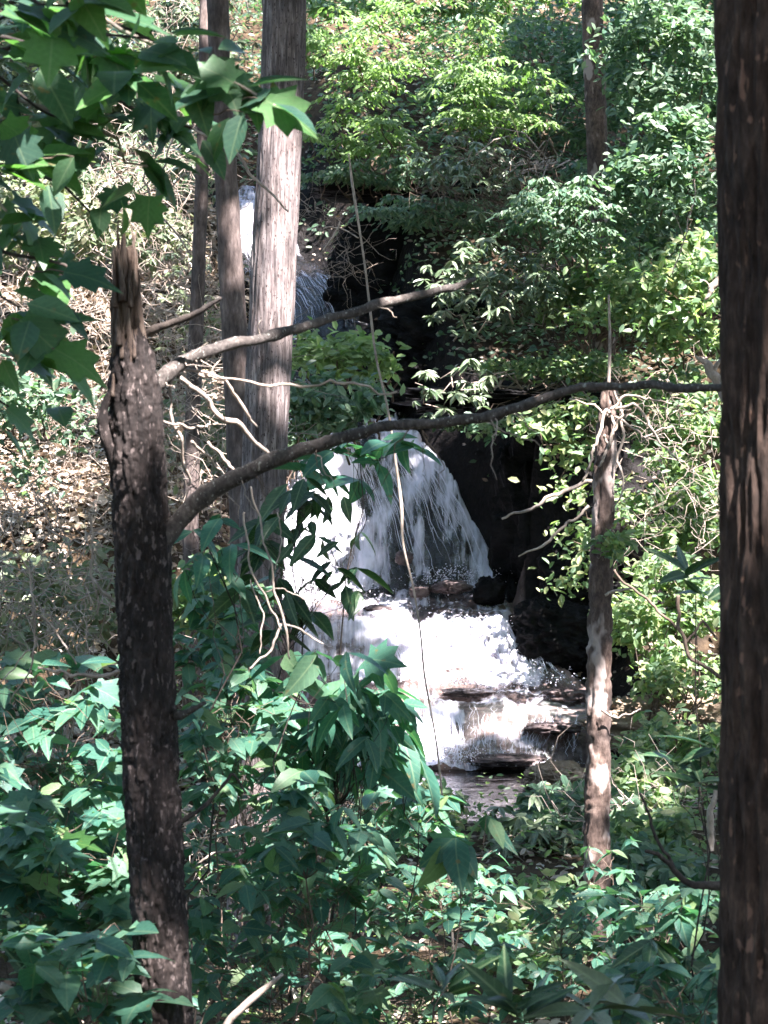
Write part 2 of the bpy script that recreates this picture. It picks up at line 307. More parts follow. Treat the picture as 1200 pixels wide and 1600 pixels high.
def H(x, y, detail=True):
    x = np.asarray(x, float); y = np.asarray(y, float)
    zl = np.interp(y, pL[:, 0], pL[:, 1]); zr = np.interp(y, pR[:, 0], pR[:, 1]); zc = np.interp(y, pC[:, 0], pC[:, 1])
    zr = zc + (zr - zc) * sstep(2.2, 2.9, x)
    a = np.interp(y, sY, sL); b = np.interp(y, sY, sR); zs = np.interp(y, sY, sZ) - .1
    zs = np.where(y < 21.4, -2.85, zs)
    near = np.interp(y, pC[:, 0], pC[:, 1])
    far = sstep(16.6, 18.0, y)
    cen = near * (1 - far) + zs * far
    wr = np.interp(y, [21, 22.6, 23, 28, 30], [.5, .5, .3, .6, 1.])
    wl = np.interp(y, [17, 22, 25, 30], [1.8, 1.9, 1.5, .8])
    tr = sstep(0, 1, (x - b) / wr); tl = sstep(0, 1, (a - x) / wl)
    ch = sstep(16.5, 17.4, y) * (1 - sstep(19.3, 20.3, y)) * sstep(-9, -7, x) * (x < 0) # stream leaves to the left below the pool
    z = cen + (zr - cen) * tr + (zl - cen) * tl
    z = z + (np.minimum(z, -2.8) - z) * ch
    if detail:
        p = np.stack([x, y, z * .7], -1)
        k = 1 - (1 - np.maximum(tr, tl)) * far * .6
        z = z + fbm(p * .9, 3, 5) * .13 * k + fbm(p * 3.1, 11, 3) * .04
        z = z + .25 * fbm(p * .12, 30, 2) * sstep(26, 40, np.hypot(x, y - 8) + 0 * x) 
    return z
gx = np.r_[np.linspace(-150, -14, 18)[:-1], np.linspace(-14, -4, 60)[:-1], np.linspace(-4, 4.2, 190)[:-1], np.linspace(4.2, 14, 60)[:-1], np.linspace(14, 150, 18)]
gy = np.r_[np.linspace(-150, -8, 18)[:-1], np.linspace(-8, 16, 150)[:-1], np.linspace(16, 31, 330)[:-1], np.linspace(31, 45, 70)[:-1], np.linspace(45, 200, 24)]
GX, GY = np.meshgrid(gx, gy); GZ = H(GX, GY)
GZ = np.where(GY > 90, GZ + 0 * GY, GZ)
wet = (1 - sstep(.2, 1.3, np.maximum(np.interp(GY, sY, sL) - GX, GX - np.interp(GY, sY, sR)))) * sstep(16.8, 18, GY) * (GY < 31.2) * np.where((GY < 24.3) & (GX < np.interp(GY, sY, sR) + .12), 1., .5)  # wet stream bed; its upper part also darkened as painted shade
wet = np.maximum(wet, .5 * sstep(22.5, 22.9, GY) * (1 - sstep(24.1, 24.5, GY)) * (GX > .5) * (GX < 3.4))  # bank in the hollow right of the falls painted dark as shade
ny, nx = GX.shape; ii = np.arange(ny - 1)[:, None] * nx + np.arange(nx - 1)[None]
GQ = np.stack([ii, ii + 1, ii + nx + 1, ii + nx], -1).reshape(-1, 4)
mobj('ground', np.stack([GX, GY, GZ], -1).reshape(-1, 3), GQ, M['ground'], kind='structure', attrs={'wet': ('FLOAT', wet)})

# water: one draped sheet following the falls
ys = np.interp(np.linspace(0, 1, 560), np.linspace(0, 1, 8), [21.5, 22.1, 23.0, 24.3, 25.4, 27.6, 29.9, 31.3])
vs = np.r_[0, np.cumsum(np.hypot(np.diff(ys), np.diff(np.interp(ys, sY, sZ))))]
un = np.linspace(0, 1, 170)
WY, U = np.meshgrid(ys, un, indexing='ij'); a = np.interp(WY, sY, sL) - .12 * (WY < 31); b = np.interp(WY, sY, sR) + .12 * (WY < 31)
b = b + .13 * fbm(np.stack([WY * 3.3, 0 * WY, 0 * WY], -1), 61, 3) * (WY > 22.8) * (WY < 26); WX = a + (b - a) * U; Vf = np.broadcast_to(vs[:, None], WX.shape)
steep = np.clip(np.gradient(np.interp(ys, sY, sZ), ys), 0, 6)[:, None]
foam_row = np.interp(ys, [21.5, 21.6, 21.9, 22.1, 22.5, 22.75, 23.3, 23.6, 24.2, 24.5, 25.2, 25.7, 26, 29.6, 30], [.6, .3, .27, .32, .36, .6, .58, .5, .46, .42, .3, .35, .25, .22, .5])
pxW = WX / WY * F + 600
foam = foam_row[:, None] + 0 * WX
ch_ = (WY > 24.3) & (WY < 26)
foam = foam + ch_ * .42 * fbm(np.stack([WX * 5, Vf * 1.3, 0 * WX], -1), 55, 5) + ch_ * (.42 * np.exp(-((U - .2) / .16) ** 2) + .16 * np.exp(-((U - .42) / .08) ** 2) - .2 * np.exp(-((U - .62) / .09) ** 2) + .33 * np.exp(-((U - .84) / .1) ** 2))
foam = foam + .42 * np.exp(-((pxW - 675) / 38) ** 2) * (WY < 21.95)                      # bright jet on the lowest step
foam = foam + .24 * fbm(np.stack([WX * 1.5, Vf * 8, 0 * WX], -1), 91, 4) * (WY < 22.8) + .2 * fbm(np.stack([WX * 2.2, Vf * 4, 0 * WX], -1), 93, 4) * (WY >= 22.8) * (WY < 24.3)
foam = foam - .3 * (pxW > 850) * (WY < 22.9)
flow = np.stack([WX, Vf, 0 * WX], -1)
rib = fbm(np.stack([WX * 9, Vf * 1.3, 0 * WX], -1), 5, 4) * .035 + fbm(np.stack([WX * 2.5, Vf * 2.5, 0 * WX], -1), 9, 3) * .05
edge = 1 - sstep(0, .06, U) * sstep(0, .06, 1 - U)
WZ = np.interp(WY, sY, sZ) + .02 + rib - .3 * edge; ys, vs = ys, vs
ny, nx = WX.shape; ii = np.arange(ny - 1)[:, None] * nx + np.arange(nx - 1)[None]
WQ = np.stack([ii, ii + 1, ii + nx + 1, ii + nx], -1).reshape(-1, 4)
mobj('waterfall', np.stack([WX, WY - .06 * rib * steep, WZ], -1).reshape(-1, 3), WQ, M['water'], kind='structure', attrs={'flow': ('FLOAT_VECTOR', flow), 'foam': ('FLOAT', foam)})
px_ = np.linspace(-9, 2.2, 120); py_ = np.linspace(16.4, 21.66, 60); X, Y = np.meshgrid(px_, py_)
Z = -2.56 + .012 * fbm(np.stack([X * 4, Y * 9, 0 * X], -1), 2, 3)
ny, nx = X.shape; ii = np.arange(ny - 1)[:, None] * nx + np.arange(nx - 1)[None]
mobj('pool_water', np.stack([X, Y, Z], -1).reshape(-1, 3), np.stack([ii, ii + 1, ii + nx + 1, ii + nx], -1).reshape(-1, 4), M['pool'], kind='structure')
# falling strands and splashes
def ribbons(n, Ya, Yb, pa, pb, lift=(.02, .12), L=(.1, .34), wd=(.002, .006)):
    y = rng.uniform(Ya, Yb, n); px = rng.uniform(pa, pb, n)
    lo = np.interp(y, ST[:, 0], ST[:, 2]); hi = np.interp(y, ST[:, 0], ST[:, 3]); px = np.clip(px, lo + 4, hi - 4)
    x = (px - 600) / F * y; z = np.interp(y, sY, sZ)
    d = rng.uniform(*lift, n); l = rng.uniform(*L, n); wv = rng.uniform(*wd, n)
    y2 = y - l * .35; z2 = np.interp(y - l * .25, sY, sZ)
    c0 = np.stack([x, y - d, z + d * .6], -1); c1 = np.stack([x + rng.normal(0, .012, n), y - l * .35 - d, np.maximum(z - l, z2 - .04) + d * .5], -1)
    cm = (c0 + c1) / 2 + np.stack([0 * x, -.015 + 0 * x, .02 + 0 * x], -1)
    ex = np.stack([wv, 0 * wv, 0 * wv], -1); 
    V = np.stack([c0 - ex * .3, c0 + ex * .3, cm - ex, cm + ex, c1 - ex * .4, c1 + ex * .4], 1).reshape(-1, 3)
    q = np.array([[0, 1, 3, 2], [2, 3, 5, 4]]); Q = (q[None] + np.arange(n)[:, None, None] * 6).reshape(-1, 4)
    return V, Q
def streams(n, Ya, Yb, fa, fb, wd=(.001, .004), lift=(.004, .03), seg=22, wander=.012, full=.6):
    y0 = Yb - rng.uniform(0, 1 - full, n) * (Yb - Ya); y1 = Ya + rng.uniform(0, 1 - full, n) * (Yb - Ya); f = rng.uniform(fa, fb, n)
    t = np.linspace(0, 1, seg)[None]; y = y0[:, None] * (1 - t) + y1[:, None] * t
    ff = f[:, None] + wander * fbm(np.stack([f[:, None] * 60 + 0 * t, t * 3 + 0 * y, 0 * y], -1), 5, 3)
    a = np.interp(y, sY, sL); b = np.interp(y, sY, sR); x = a + (b - a) * ff; z = np.interp(y, sY, sZ) + .02
    vv = np.interp(y, ys[::1], vs); rb = fbm(np.stack([x * 9, vv * 1.3, 0 * x], -1), 5, 4) * .035 + fbm(np.stack([x * 2.5, vv * 2.5, 0 * x], -1), 9, 3) * .05
    l = rng.uniform(*lift, n)[:, None] * np.sin(np.pi * np.clip(t, .05, .95)) + .006; w_ = rng.uniform(*wd, n)[:, None] * np.sin(np.pi * np.clip(t, .04, .96)) ** .5
    y = y - l; z = z + rb + l * .4
    V = np.stack([np.stack([x - w_, y, z], -1), np.stack([x + w_, y, z], -1)], 2).reshape(-1, 3)
    i = np.arange(seg - 1) * 2; q = np.stack([i, i + 1, i + 3, i + 2], -1); return V, (q[None] + np.arange(n)[:, None, None] * seg * 2).reshape(-1, 4)
mb = MB()
mb.add(streams(260, 24.45, 25.5, .02, .48, wd=(.001, .003), full=.2)); mb.add(streams(60, 24.45, 25.58, .74, .97, wd=(.001, .004), full=.2, wander=.012)); mb.add(streams(50, 24.45, 25.5, .48, .78, wd=(.0006, .003), full=.1, wander=.008))
mb.add(streams(420, 22.74, 23.25, .35, .97, full=.4, wander=.02)); mb.add(streams(160, 21.6, 22.0, .36, .52, full=.5)); mb.add(streams(90, 21.6, 22.0, .5, .97, full=.2, wd=(.001, .003)))
mb.add(streams(60, 29.7, 30.15, .1, .9)); mb.add(streams(80, 27.9, 29.4, .1, .9, full=.3))
mb.build('falling_strands', M['foam'], kind='stuff')
# splash droplets
def drops(c, s, n, r=(.003, .009)):
    c = np.asarray(c, float); pts = c + rng.normal(0, 1, (n, 3)) * np.asarray(s); rr = rng.uniform(*r, n)[:, None, None]
    o = np.array([(1, 0, 0), (0, 1, 0), (-1, 0, 0), (0, -1, 0), (0, 0, 1), (0, 0, -1)], float)
    V = (pts[:, None] + o[None] * rr).reshape(-1, 3)
    t = np.array([[0, 1, 4], [1, 2, 4], [2, 3, 4], [3, 0, 4], [1, 0, 5], [2, 1, 5], [3, 2, 5], [0, 3, 5]])
    return V, (t[None] + np.arange(n)[:, None, None] * 6).reshape(-1, 3)
mb = MB()
mb.add(drops(P(480, 920, 24.3), (.35, .12, .08), 900)); mb.add(drops(P(545, 950, 23.9), (.4, .12, .04), 600)); mb.add(drops(P(710, 900, 24.2), (.25, .1, .06), 500))
mb.add(drops(P(760, 1060, 22.5), (.45, .1, .05), 800)); mb.add(drops(P(690, 1180, 21.5), (.25, .06, .05), 500)); mb.add(drops(P(740, 975, 23.15), (.3, .05, .04), 500))
mb.add(drops(P(820, 1192, 21.45), (.35, .05, .01), 350))
mb.build('splash_foam', M['foam'], kind='stuff')

# ------------------------------------------------------------------ rocks
def rock(name, c, size, seed, mat, label, blocky=3., n=56, amp=.16, cat='rock', group=None):
    th, ph = np.meshgrid(np.linspace(0, np.pi, n), np.linspace(0, 2 * np.pi, 2 * n, endpoint=False), indexing='ij')
    D = np.stack([np.sin(th) * np.cos(ph), np.sin(th) * np.sin(ph), np.cos(th)], -1)
    r = (np.abs(D) ** blocky).sum(-1) ** (-1 / blocky)
    s = np.asarray(size, float)
    q = D * r[..., None]
    if max(size) > .55: amp = amp * 1.5
    q = q * (1 + amp * fbm(D * 2.2 + seed * 3.7, seed, 5) + .6 * amp * (1 - 2 * np.abs(fbm(D * np.array([4, 4, 8.]) + seed, seed + 9, 4))))[..., None]
    V = (np.asarray(c) + q * s).reshape(-1, 3); m = 2 * n
    i = np.arange(n - 1)[:, None] * m; j = np.arange(m)[None]; k = (j + 1) % m
    Q = np.stack([i + j, i + m + j, i + m + k, i + k], -1).reshape(-1, 4)
    return tag(mobj(name, V, Q, M[mat], at=c), label, cat, group)
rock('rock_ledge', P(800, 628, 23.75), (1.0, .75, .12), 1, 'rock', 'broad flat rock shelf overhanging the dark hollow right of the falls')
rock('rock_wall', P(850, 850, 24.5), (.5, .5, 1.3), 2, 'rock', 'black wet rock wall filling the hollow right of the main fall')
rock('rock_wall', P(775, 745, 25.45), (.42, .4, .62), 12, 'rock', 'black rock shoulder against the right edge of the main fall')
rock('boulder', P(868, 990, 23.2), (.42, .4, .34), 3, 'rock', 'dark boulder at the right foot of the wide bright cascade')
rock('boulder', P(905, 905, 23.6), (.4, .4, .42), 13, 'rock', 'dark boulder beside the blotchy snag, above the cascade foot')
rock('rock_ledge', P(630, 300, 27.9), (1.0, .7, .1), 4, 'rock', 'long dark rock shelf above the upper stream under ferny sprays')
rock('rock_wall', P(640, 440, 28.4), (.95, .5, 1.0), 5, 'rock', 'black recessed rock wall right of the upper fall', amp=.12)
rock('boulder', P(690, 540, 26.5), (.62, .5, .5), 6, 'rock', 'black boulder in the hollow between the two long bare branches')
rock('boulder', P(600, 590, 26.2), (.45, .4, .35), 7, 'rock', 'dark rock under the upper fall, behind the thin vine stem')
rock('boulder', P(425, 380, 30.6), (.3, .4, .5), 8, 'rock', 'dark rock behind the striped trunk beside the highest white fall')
for k, (px, py, Y, sx, sz, lab) in enumerate([
    (632, 872, 24.35, .09, .07, 'small wet stone splitting the foot of the main fall'),
    (705, 918, 24.0, .2, .07, 'flat brown stone on the shelf above the bright cascade'),
    (655, 925, 23.95, .1, .06, 'round wet stone in the pool below the main fall, beside the flat brown stone'),
    (765, 925, 23.9, .15, .14, 'dark stone at the right end of the shelf above the cascade'),
    (790, 1188, 21.6, .34, .05, 'wide dark flat stone in the lowest step of the falls'),
    (862, 1137, 21.8, .26, .045, 'brown stone at the right end of the lowest step'),
    (590, 955, 23.65, .16, .06, 'low stone at the left of the shelf above the cascade'),
    (885, 1086, 22.45, .24, .06, 'tan flat stone on the shelf beside the blotchy snag'),
    (730, 1082, 22.4, .24, .035, 'thin brown slab just below the bright cascade')]):
    rock('stone', P(px, py, Y), (sx, sx * .8, sz), 20 + k, 'step' if k != 3 else 'rock', lab, 2.6, 24, .22)
rock('boulder', P(1040, 1130, 21.2), (.7, .5, .25), 9, 'tan', 'tan flat rock on the right bank behind the big brown trunk')
rock('boulder', P(870, 1215, 20.2), (.26, .3, .12), 10, 'tan', 'grey rock at the pool edge left of the blotchy snag')

# ------------------------------------------------------------------ leaf shapes
def ovate(L=1., W=.42, n=5, fold=.12, curl=.15, tip=1.6):
    t = np.linspace(0, 1, n + 1); wv = W * .5 * np.sin(np.pi * t ** .75) ** .9; wv[0] = .008; wv[-1] = .004
    z = -curl * t ** 2 * L
    V = np.vstack([np.c_[-wv, t * L, z + fold * wv * 2], np.c_[0 * t, t * L, z], np.c_[wv, t * L, z + fold * wv * 2]])
    m = n + 1; q = []
    for i in range(n):
        q.append([i, m + i, m + i + 1, i + 1]); q.append([m + i, 2 * m + i, 2 * m + i + 1, m + i + 1])
    return V, np.array(q)
def far_leaf(W=.5):
    V = np.array([(0, 0, 0), (W * .45, .35, .06), (W * .35, .75, .02), (0, 1, -.1), (-W * .35, .75, .02), (-W * .45, .35, .06)])
    return V, np.array([[0, 1, 2, 3], [0, 3, 4, 5]])
def maple(seed=0):
    pts = [(0, 0), (.12, .02), (.38, -.05), (.3, .12), (.55, .3), (.36, .36), (.42, .62), (.22, .56), (.12, .72), (0, 1.0)]
    R = pts; Lh = [(-x, y) for x, y in pts[1:-1]]
    V = [(x, y, .12 * abs(x) - .18 * y * y - .1 * abs(x) * y) for x, y in R] + [(x, y, .12 * abs(x) - .18 * y * y + .06 * abs(x)) for x, y in Lh] + [(0, .3, 0), (0, .62, -.05)]
    nR = len(R); c = len(V) - 2; c2 = c + 1
    idx = list(range(nR)); idl = [0] + list(range(nR, nR + len(Lh))) + [nR - 1]
    t = []
    for i in range(nR - 1):
        m = c if i < 6 else c2
        t.append([m, idx[i], idx[i + 1]]); t.append([m, idl[i + 1], idl[i]])
    t.append([c, idx[6], c2]); t.append([c, c2, idl[6]])
    return np.array(V, float), np.array(t)
LEAF = {}
def reg(key, shapes, mat):
    LEAF[key] = [new_mesh('leaf', V, Q, M[mat], True) for V, Q in shapes]
reg('near', [ovate(1, .5, 4, .1, .25), ovate(1, .46, 4, .18, .1), ovate(1, .56, 4, .05, .35)], 'near')
reg('slim', [ovate(1, .34, 4, .16, .3), ovate(1, .3, 4, .1, .45), ovate(1, .38, 4, .2, .05)], 'near')
reg('lobed', [maple()], 'near')
reg('maple', [maple()], 'maple')
reg('mapleaf', [ovate(1, .6, 4, .1, .25), ovate(1, .52, 4, .16, .12)], 'maple')
reg('big', [ovate(1, .38, 5, .1, .3), ovate(1, .42, 5, .16, .15), ovate(1, .34, 5, .06, .45)], 'big')
reg('dark', [ovate(1, .36, 5, .14, .25), ovate(1, .32, 5, .2, .1)], 'dark')
reg('rhodo', [ovate(1, .3, 4, .15, .12), ovate(1, .27, 4, .22, .3)], 'rhodo')
reg('strap', [ovate(1, .22, 4, .2, .12), ovate(1, .25, 4, .14, .22)], 'dark')
reg('lime', [ovate(1, .5, 4, .1, .2), ovate(1, .55, 4, .15, .1)], 'near')

def frame(y, n):
    y = nrm(y); x = nrm(np.cross(y, n)); z = np.cross(x, y); return x, y, z
def put_leaf(key, parent, pos, ydir, n, s, i=None):
    me = LEAF[key][int(rng.integers(len(LEAF[key]))) if i is None else i]
    x, y, z = frame(ydir, n); o = bpy.data.objects.new('leaf', me)
    org = np.array(parent.location); p = np.asarray(pos) - org
    o.matrix_basis = Matrix(((x[0] * s, y[0] * s, z[0] * s, p[0]), (x[1] * s, y[1] * s, z[1] * s, p[1]), (x[2] * s, y[2] * s, z[2] * s, p[2]), (0, 0, 0, 1)))
    return link(o, parent)
def cloud(tpl, pos, ydir, n, s):
    V, Q = tpl; x, y, z = frame(ydir, n); s = np.asarray(s)[:, None, None]
    W = pos[:, None] + s * (V[None, :, 0, None] * x[:, None] + V[None, :, 1, None] * y[:, None] + V[None, :, 2, None] * z[:, None])
    k = len(V); return W.reshape(-1, 3), (Q[None] + np.arange(len(pos))[:, None, None] * k).reshape(-1, Q.shape[1])
def rnd(n): return nrm(rng.normal(size=(n, 3)))

# ------------------------------------------------------------------ trees
def bark_disp(amp, fx=14, fz=3, seed=0):
    def d(Pt, th, R):
        q = np.stack([np.cos(th) * fx * .16 + 0 * R, np.sin(th) * fx * .16 + 0 * R, Pt[..., 2] * fz], -1)
        v = fbm(q, seed, 4); v = np.abs(v); pl = np.clip(v * 2.2, 0, 1)
        fine = fbm(np.stack([np.cos(th) * fx * .5 + 0 * R, np.sin(th) * fx * .5 + 0 * R, Pt[..., 2] * fz * 4], -1), seed + 5, 3)
        return amp * (pl - .6) + amp * .45 * fine
    return d
def trunk_path(rows, Y, base=None, top=None, n=200, lean=0):
    """rows (px, py, half width in px) at depth Y; base continues to the ground, top = z of the top end"""
    r = [(*P(a, b, Y), c / F * Y) for a, b, c in rows]
    if top is not None and r[0][2] < top:
        x, y, z, rr = r[0]; r.insert(0, (x + .1, y + lean, top, rr * .55))
    x, y, z, rr = r[-1]; g = float(H(x, y)) - .1
    if z > g + .15: r.append((x + .02, y, g, rr * 1.25))
    r = np.array(r)[::-1]; zz = np.linspace(r[0, 2], r[-1, 2], n)
    s = np.stack([np.interp(zz, r[:, 2], r[:, k]) for k in range(4)], -1); kk = np.ones(41) / 41
    if n > 120:
        for k in (0, 1, 3): s[:, k] = np.convolve(np.pad(s[:, k], 20, mode='reflect', reflect_type='odd'), kk, 'valid')
    return s[:, :3], s[:, 3]
def tree_root(name, path, label, cat='tree', group=None): return empty(name, path[0] + np.array([0, 0, .1]), label, cat, group)
TREES = []  # (root, trunk path, radii, material) of trees that carry canopy
# left foreground tree with broken top
p, r = trunk_path([(201, 505, 14), (205, 530, 27), (207, 560, 34), (210, 610, 40), (213, 680, 42), (220, 800, 42), (224, 900, 42), (231, 1100, 42), (241, 1300, 42), (252, 1500, 42), (259, 1640, 43)], 6.0, n=900)
LT = tree_root('broken_tree', p, 'dark flaky trunk with a splintered broken top and two long bare branches')
V, Q = tube(p, r, 96, bark_disp(.009, 20, 12, 1)); mobj('trunk', V, Q, M['bark_l'], LT)
V, Q = tube(spline([P(193, 388, 6.), P(195, 440, 6.), P(199, 500, 6.), P(205, 580, 6.)], 160), np.interp(np.linspace(0, 1, 160), [0, .05, .5, .8, 1], [.026, .031, .036, .044, .05]), 48,
            lambda Pt, th, R: .011 * fbm(np.stack([np.cos(th) * 5 + 0 * R, np.sin(th) * 5 + 0 * R, Pt[..., 2] * 2.5], -1), 17, 4)); V[:48, 2] += .025 * fbm(V[:48] * 60, 4, 2); mobj('broken_top', V, Q, M['wood'], LT)
mb = MB()   # splintered wood of the break
for k in range(26):
    a = rng.uniform(0, 6.28); rr = rng.uniform(.2, .95) * 24 / F * 6; py0 = rng.uniform(430, 560); L = rng.uniform(.06, .2)
    c = P(200, py0, 6.) + np.array([math.cos(a) * rr, math.sin(a) * rr - .012, 0]); 
    mb.add(tube(crooked(c, c + np.array([rng.normal(0, .008), rng.normal(0, .006), L]), 6, .03, k), np.linspace(.011, .002, 6), 6))
for px, py0, py1, w_ in [(180, 480, 392, 8), (192, 470, 385, 10), (203, 480, 392, 7), (176, 620, 560, 6), (190, 560, 490, 6), (186, 540, 470, 9), (210, 560, 505, 5)]:
    a = P(px, py0, 5.94); b_ = P(px + rng.normal(0, 3), py1, 5.97); mb.add(tube(crooked(a, b_, 9, .03, px), np.linspace(w_ / F * 4, w_ / F * 1., 9), 6))
mb.build('splintered_wood', M['wood'], LT)
def limb(parent, rows, mat, ns=16, n=90, name='branch', amp=.0018, wob=.007, seed=0):
    rows_ = np.array([(*P(a, b, Y), c / F * Y) for a, b, c, Y in rows])
    s = poly(rows_, n, seed, .03) if name == 'twig' else spline(rows_, n); path = s[:, :3]
    path = path + wob * np.stack([0 * s[:, 0], fbm(path * 9, seed + 3, 3), fbm(path * 9, seed, 3)], -1) * sstep(0, 8, np.arange(n))[:, None]
    kn = fbm(path * 16, seed + 7, 3); rad = s[:, 3] * (.85 if name == 'branch' else 1) * (1 + .16 * kn + .35 * np.clip(kn - .45, 0, 1))
    V, Q = tube(path, rad, ns, lambda Pt, th, R: amp * fbm(Pt * 90, seed, 3))
    return mobj(name, V, Q, mat, parent), path, rad
brA, pA, rA = limb(LT, [(225, 625, 15, 6.0), (248, 598, 13, 6.02), (275, 572, 13, 6.05), (330, 549, 11, 6.1), (430, 523, 9.5, 6.25), (540, 491, 8.5, 6.4), (640, 466, 8, 6.5), (700, 450, 7, 6.55), (742, 436, 4, 6.6)], M['branch'], seed=1)
brB, pB, rB = limb(LT, [(245, 862, 20, 6.0), (272, 822, 18, 6.0), (320, 775, 17, 5.98), (380, 742, 16, 5.95), (440, 712, 15, 5.92), (520, 686, 11, 5.88), (610, 667, 10, 5.85), (700, 661, 9.5, 5.8), (800, 641, 9, 5.75), (860, 620, 8.5, 5.7), (920, 604, 8, 5.68), (1000, 602, 7, 5.6), (1070, 604, 7, 5.5), (1160, 600, 5, 5.4)], M['branch'], n=160, seed=2)
limb(LT, [(212, 528, 8, 6.), (235, 516, 7, 6.), (280, 498, 6.5, 5.98), (315, 484, 6, 5.96), (346, 467, 2.5, 5.95)], M['dbranch'], 10, 40, 'branch', seed=3)
limb(LT, [(190, 745, 12, 6.), (170, 700, 10, 5.96), (160, 655, 8, 5.95), (170, 622, 7, 5.95), (188, 600, 9, 5.98)], M['bark_l'], 12, 40, 'branch_collar', seed=4)
limb(LT, [(262, 1295, 7, 6.), (285, 1282, 5, 6.), (315, 1262, 4, 6.02), (352, 1222, 3, 6.05), (365, 1210, 2, 6.05), (385, 1240, 2, 6.06)], M['dbranch'], 8, 30, 'branch', seed=5)
limb(LT, [(205, 1050, 5, 6.), (185, 1048, 3.4, 5.98), (150, 1050, 3.4, 5.96), (60, 1045, 2.6, 5.9)], M['twig'], 8, 30, 'twig', seed=6)
limb(LT, [(270, 1120, 7, 6.), (295, 1110, 4.5, 5.95), (320, 1098, 3, 5.9)], M['branch'], 8, 20, 'broken_stub', seed=7)
limb(LT, [(230, 1508, 8, 5.97), (222, 1505, 6, 5.93), (212, 1508, 2, 5.9)], M['dbranch'], 8, 16, 'broken_stub', seed=8)
for k, rows in enumerate([[(282, 590, 4, 6.05), (330, 628, 4, 6.1), (380, 670, 4, 6.15), (422, 712, 3, 6.2)], [(310, 585, 3, 6.1), (350, 600, 2.6, 6.1), (390, 650, 2.4, 6.15), (402, 665, 1.5, 6.2)],
        [(290, 578, 2, 6.1), (400, 605, 2.2, 6.0), (520, 615, 2, 6.1), (620, 612, 1.5, 6.2)], [(272, 580, 2.5, 6.05), (268, 630, 2, 6.1), (285, 680, 2.5, 6.1), (295, 760, 2, 6.2)],
        [(250, 655, 2, 6.05), (290, 668, 2, 6.1), (340, 662, 1.6, 6.2)], [(300, 690, 2.4, 6.1), (330, 720, 2, 6.2), (345, 735, 1.2, 6.2)], [(325, 690, 2, 6.1), (345, 715, 2.4, 6.1), (374, 740, 2, 6.0)]]):
    limb(LT, rows, M['twig'], 6, 24, 'twig', amp=.0003, seed=20 + k)
for k in range(16):   # small twigs along branch B
    i = rng.integers(25, 150); a = pB[i]; d = np.array([rng.normal(0, .5), rng.normal(0, .4), -rng.uniform(.2, 1)]) ; d = nrm(d) * rng.uniform(.05, .22)
    V, Q = tube(crooked(a, a + d, 10, .12, 40 + k), np.linspace(.0022, .0008, 10), 6); mobj('twig', V, Q, M['twig'] if k % 2 else M['btwig'], LT)
for k in range(9):
    i = rng.integers(10, 85); a = pA[i]; d = nrm(np.array([rng.normal(.3, .5), rng.normal(0, .4), rng.normal(-.3, .7)])) * rng.uniform(.05, .18)
    V, Q = tube(crooked(a, a + d, 10, .12, 70 + k), np.linspace(.0022, .0008, 10), 6); mobj('twig', V, Q, M['twig'], LT)
# right foreground trunk
p, r = trunk_path([(1222, -150, 98), (1222, 0, 99), (1226, 300, 98), (1230, 600, 97), (1230, 850, 98), (1228, 1100, 100), (1228, 1400, 100), (1231, 1640, 103)], 4.6, top=8.5, n=1500)
RT = tree_root('brown_tree', p, 'thick dark brown trunk with fissured bark cut off by the picture edge')
def rd(Pt, th, R):
    s = np.stack([np.cos(th) * 4.2 + 0 * R, np.sin(th) * 4.2 + 0 * R, Pt[..., 2] * 2.6], -1)
    v = np.abs(fbm(s, 41, 4)); return .016 * (np.clip(v * 2.4, 0, 1) - .6) + .008 * fbm(s * np.array([4, 4, 3.]), 50, 4)
V, Q = tube(p, r, 160, rd); mobj('trunk', V, Q, M['bark_r'], RT); TREES.append((RT, p, r, M['bark_r']))
# middle striped trunk and its neighbours
p, r = trunk_path([(446, -60, 34), (443, 60, 33), (441, 160, 33), (436, 260, 34), (431, 350, 34), (424, 500, 35), (416, 640, 34), (410, 800, 34), (402, 1000, 36), (396, 1200, 38)], 12.0, top=13, n=700)
MT = tree_root('striped_tree', p, 'tall straight trunk with pale vertically striped bark, lit in patches')
V, Q = tube(p, r, 96, bark_disp(.009, 26, 1.6, 60)); mobj('trunk', V, Q, M['bark_m'], MT); TREES.append((MT, p, r, M['bark_m']))
p, r = trunk_path([(334, -60, 17), (340, 60, 17), (347, 150, 16), (353, 260, 17), (358, 370, 17), (364, 480, 21), (372, 620, 21), (378, 760, 20), (384, 950, 20)], 14.0, top=12, n=300)
T2 = tree_root('slender_tree', p, 'slender reddish trunk just left of the striped trunk'); V, Q = tube(p, r, 32, bark_disp(.005, 12, 3, 70)); mobj('trunk', V, Q, M['bark_t'], T2); TREES.append((T2, p, r, M['bark_t']))
p, r = trunk_path([(318, -60, 7), (321, 120, 8), (320, 250, 10), (310, 420, 12), (300, 620, 11), (296, 800, 12)], 16.5, top=11, n=200)
T3 = tree_root('slender_tree', p, 'thinnest grey trunk, standing behind the slender reddish trunk'); V, Q = tube(p, r, 24, bark_disp(.004, 10, 3, 80)); mobj('trunk', V, Q, M['bark_t'], T3); TREES.append((T3, p, r, M['bark_t']))
p, r = trunk_path([(922, -60, 17), (927, 60, 17), (931, 160, 16), (935, 300, 16), (941, 450, 16), (944, 600, 17)], 24.5, top=16, n=260)
T4 = tree_root('far_tree', p, 'dark blotchy upright trunk among leaves on the upper right slope'); V, Q = tube(p, r, 32, bark_disp(.008, 12, 3, 90)); mobj('trunk', V, Q, M['snag'], T4); TREES.append((T4, p, r, M['snag']))
